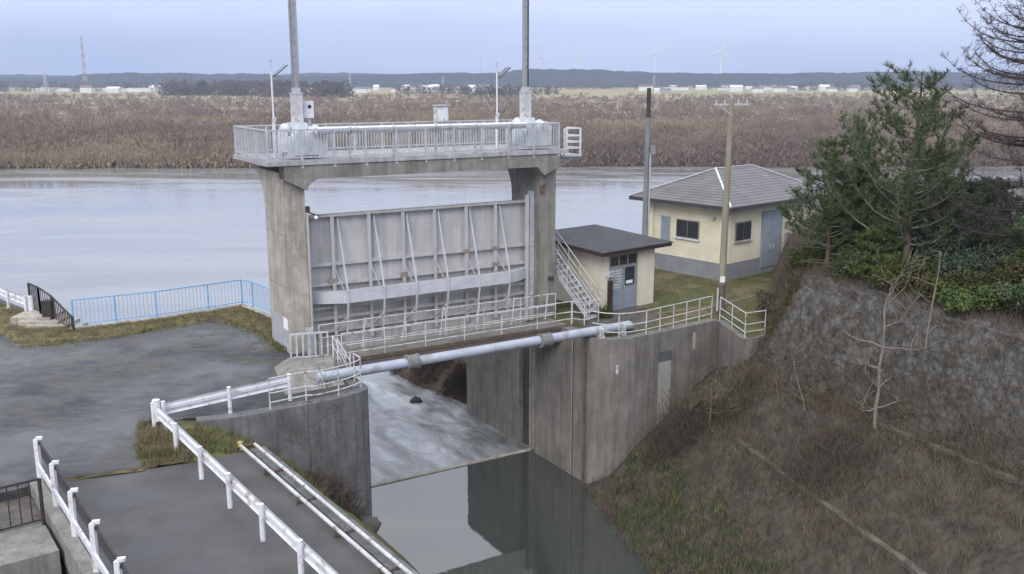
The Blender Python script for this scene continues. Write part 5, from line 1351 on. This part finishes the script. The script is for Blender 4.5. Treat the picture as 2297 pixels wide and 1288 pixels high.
# lattice masts
def lattice(label, px, d, h, w, seg, m1, m2, arms=0, name='lattice_mast'):
    X = (px-1148.5)/2120*d; t = thing(name, label, 'mast', W, (X, d, -4.6))
    z0 = -4.6
    for s in range(seg):
        mb = MB(); a, b = z0+h*s/seg, z0+h*(s+1)/seg; wa, wb = w*(1-s/seg*.9), w*(1-(s+1)/seg*.9)
        for cx, cy in ((-1, -1), (1, -1), (1, 1), (-1, 1)): mb.bar((X+cx*wa/2, d+cy*wa/2, a), (X+cx*wb/2, d+cy*wb/2, b), w*.07, w*.07)
        for sx in (-1, 1): mb.bar((X-sx*wa/2, d-wa/2, a), (X+sx*wb/2, d-wb/2, b), w*.05, w*.05); mb.bar((X-sx*wa/2, d+wa/2, a), (X+sx*wb/2, d+wb/2, b), w*.05, w*.05)
        mb.build('lattice_section', m1 if s % 2 else m2, t)
    for k in range(arms): z = z0+h*(.7+.12*k); MB().bar((X-w*.7, d, z), (X+w*.7, d, z), w*.07, w*.1).build('crossarm', m2, t)
lattice('very tall red and white lattice mast above the left hills', 213, 1900, 103, 7, 12, 'mast_red', 'galv')
lattice('grey electricity pylon in front of the left hills', 125, 1500, 31, 6, 5, 'galv', 'galv', 3, 'electricity_pylon')
lattice('thin grey pylon right of the left hoist mast', 793, 2300, 45, 6, 5, 'galv', 'galv', 3, 'electricity_pylon')
lattice('short pale pylon in front of the village trees', 997, 1500, 24, 4, 4, 'galv', 'galv', 2, 'electricity_pylon')
lattice('pale pylon on the plain under the right turbines', 1460, 2600, 34, 6, 5, 'galv', 'galv', 3, 'electricity_pylon')

# ------------------------------------------------------------------ haze
hz = MB().box(-4500, 4500, -60, 5200, -10, 210)
m = bpy.data.materials.new('haze_air'); m.use_nodes = True; nt = m.node_tree; nt.nodes.clear()
o = nt.nodes.new('ShaderNodeOutputMaterial'); v = nt.nodes.new('ShaderNodeVolumePrincipled'); v.inputs['Color'].default_value = (.72, .82, 1.0, 1); v.inputs['Density'].default_value = .00017; v.inputs['Anisotropy'].default_value = .2
nt.links.new(v.outputs[0], o.inputs['Volume'])
hz.build('haze', m, keys={'kind': 'stuff', 'label': 'pale blue haze over the whole plain', 'category': 'haze'})

# ------------------------------------------------------------------ light
w = bpy.data.worlds.new('World'); S.world = w; w.use_nodes = True
N, L = w.node_tree.nodes, w.node_tree.links
bg = N['Background']
sky = N.new('ShaderNodeTexSky'); sky.sky_type = 'NISHITA'; sky.sun_disc = False
ELEV, AZ = 36, -160          # azimuth from +Y toward +X (negative: left)
sky.sun_elevation = radians(ELEV); sky.sun_rotation = radians(AZ); sky.air_density = 1.2; sky.dust_density = 2.
tc = N.new('ShaderNodeTexCoord'); mp = N.new('ShaderNodeMapping'); mp.inputs['Scale'].default_value = (1, 1, 6)
L.new(tc.outputs['Generated'], mp.inputs['Vector'])
n1 = N.new('ShaderNodeTexNoise'); n1.inputs['Scale'].default_value = 1.15; n1.inputs['Detail'].default_value = 7; n1.inputs['Roughness'].default_value = .5; n1.inputs['Distortion'].default_value = .4; L.new(mp.outputs[0], n1.inputs['Vector'])
r = ramp(N, [(.36, (2.45, 3.2, 5.5)), (.64, (4.3, 4.8, 6.7))]); L.new(n1.outputs['Fac'], r.inputs['Fac'])
# overcast veil: brighter overhead
sp = N.new('ShaderNodeSeparateXYZ'); L.new(tc.outputs['Generated'], sp.inputs[0])
r2 = ramp(N, [(0, (.90, .93, .98)), (.1, (1.0, 1.0, 1.0)), (.4, (2.05, 1.82, 1.35)), (1, (2.9, 2.5, 1.75))]); L.new(sp.outputs['Z'], r2.inputs['Fac'])
mm = N.new('ShaderNodeMixRGB'); mm.blend_type = 'MULTIPLY'; mm.inputs['Fac'].default_value = 1; L.new(r.outputs[0], mm.inputs[1]); L.new(r2.outputs[0], mm.inputs[2])
mx = N.new('ShaderNodeMixRGB'); mx.inputs['Fac'].default_value = .88; L.new(sky.outputs[0], mx.inputs[1]); L.new(mm.outputs[0], mx.inputs[2])
L.new(mx.outputs[0], bg.inputs['Color']); bg.inputs['Strength'].default_value = .1
sd = bpy.data.lights.new('Sun', 'SUN'); sd.energy = .8; sd.angle = radians(28); sd.color = (1, .96, .9)
so = bpy.data.objects.new('Sun', sd); COL.objects.link(so)
a, e = radians(AZ), radians(ELEV)
dv = Vector((sin(a)*cos(e), cos(a)*cos(e), sin(e)))
so.rotation_euler = dv.to_track_quat('Z', 'Y').to_euler(); so.location = dv*100

# ------------------------------------------------------------------ camera
cd = bpy.data.cameras.new('Camera'); co = bpy.data.objects.new('Camera', cd); COL.objects.link(co)
cd.sensor_width = 36; cd.lens = 36*2120/2297; cd.clip_start = .1; cd.clip_end = 20000
co.location = (0, 0, 9.6); co.rotation_euler = (radians(90)-math.atan(459/2120), 0, 0)
S.camera = co
S.view_settings.view_transform = 'Standard'; S.view_settings.look = 'None'; S.view_settings.exposure = .92; S.view_settings.gamma = 1
S.render.engine = 'CYCLES'
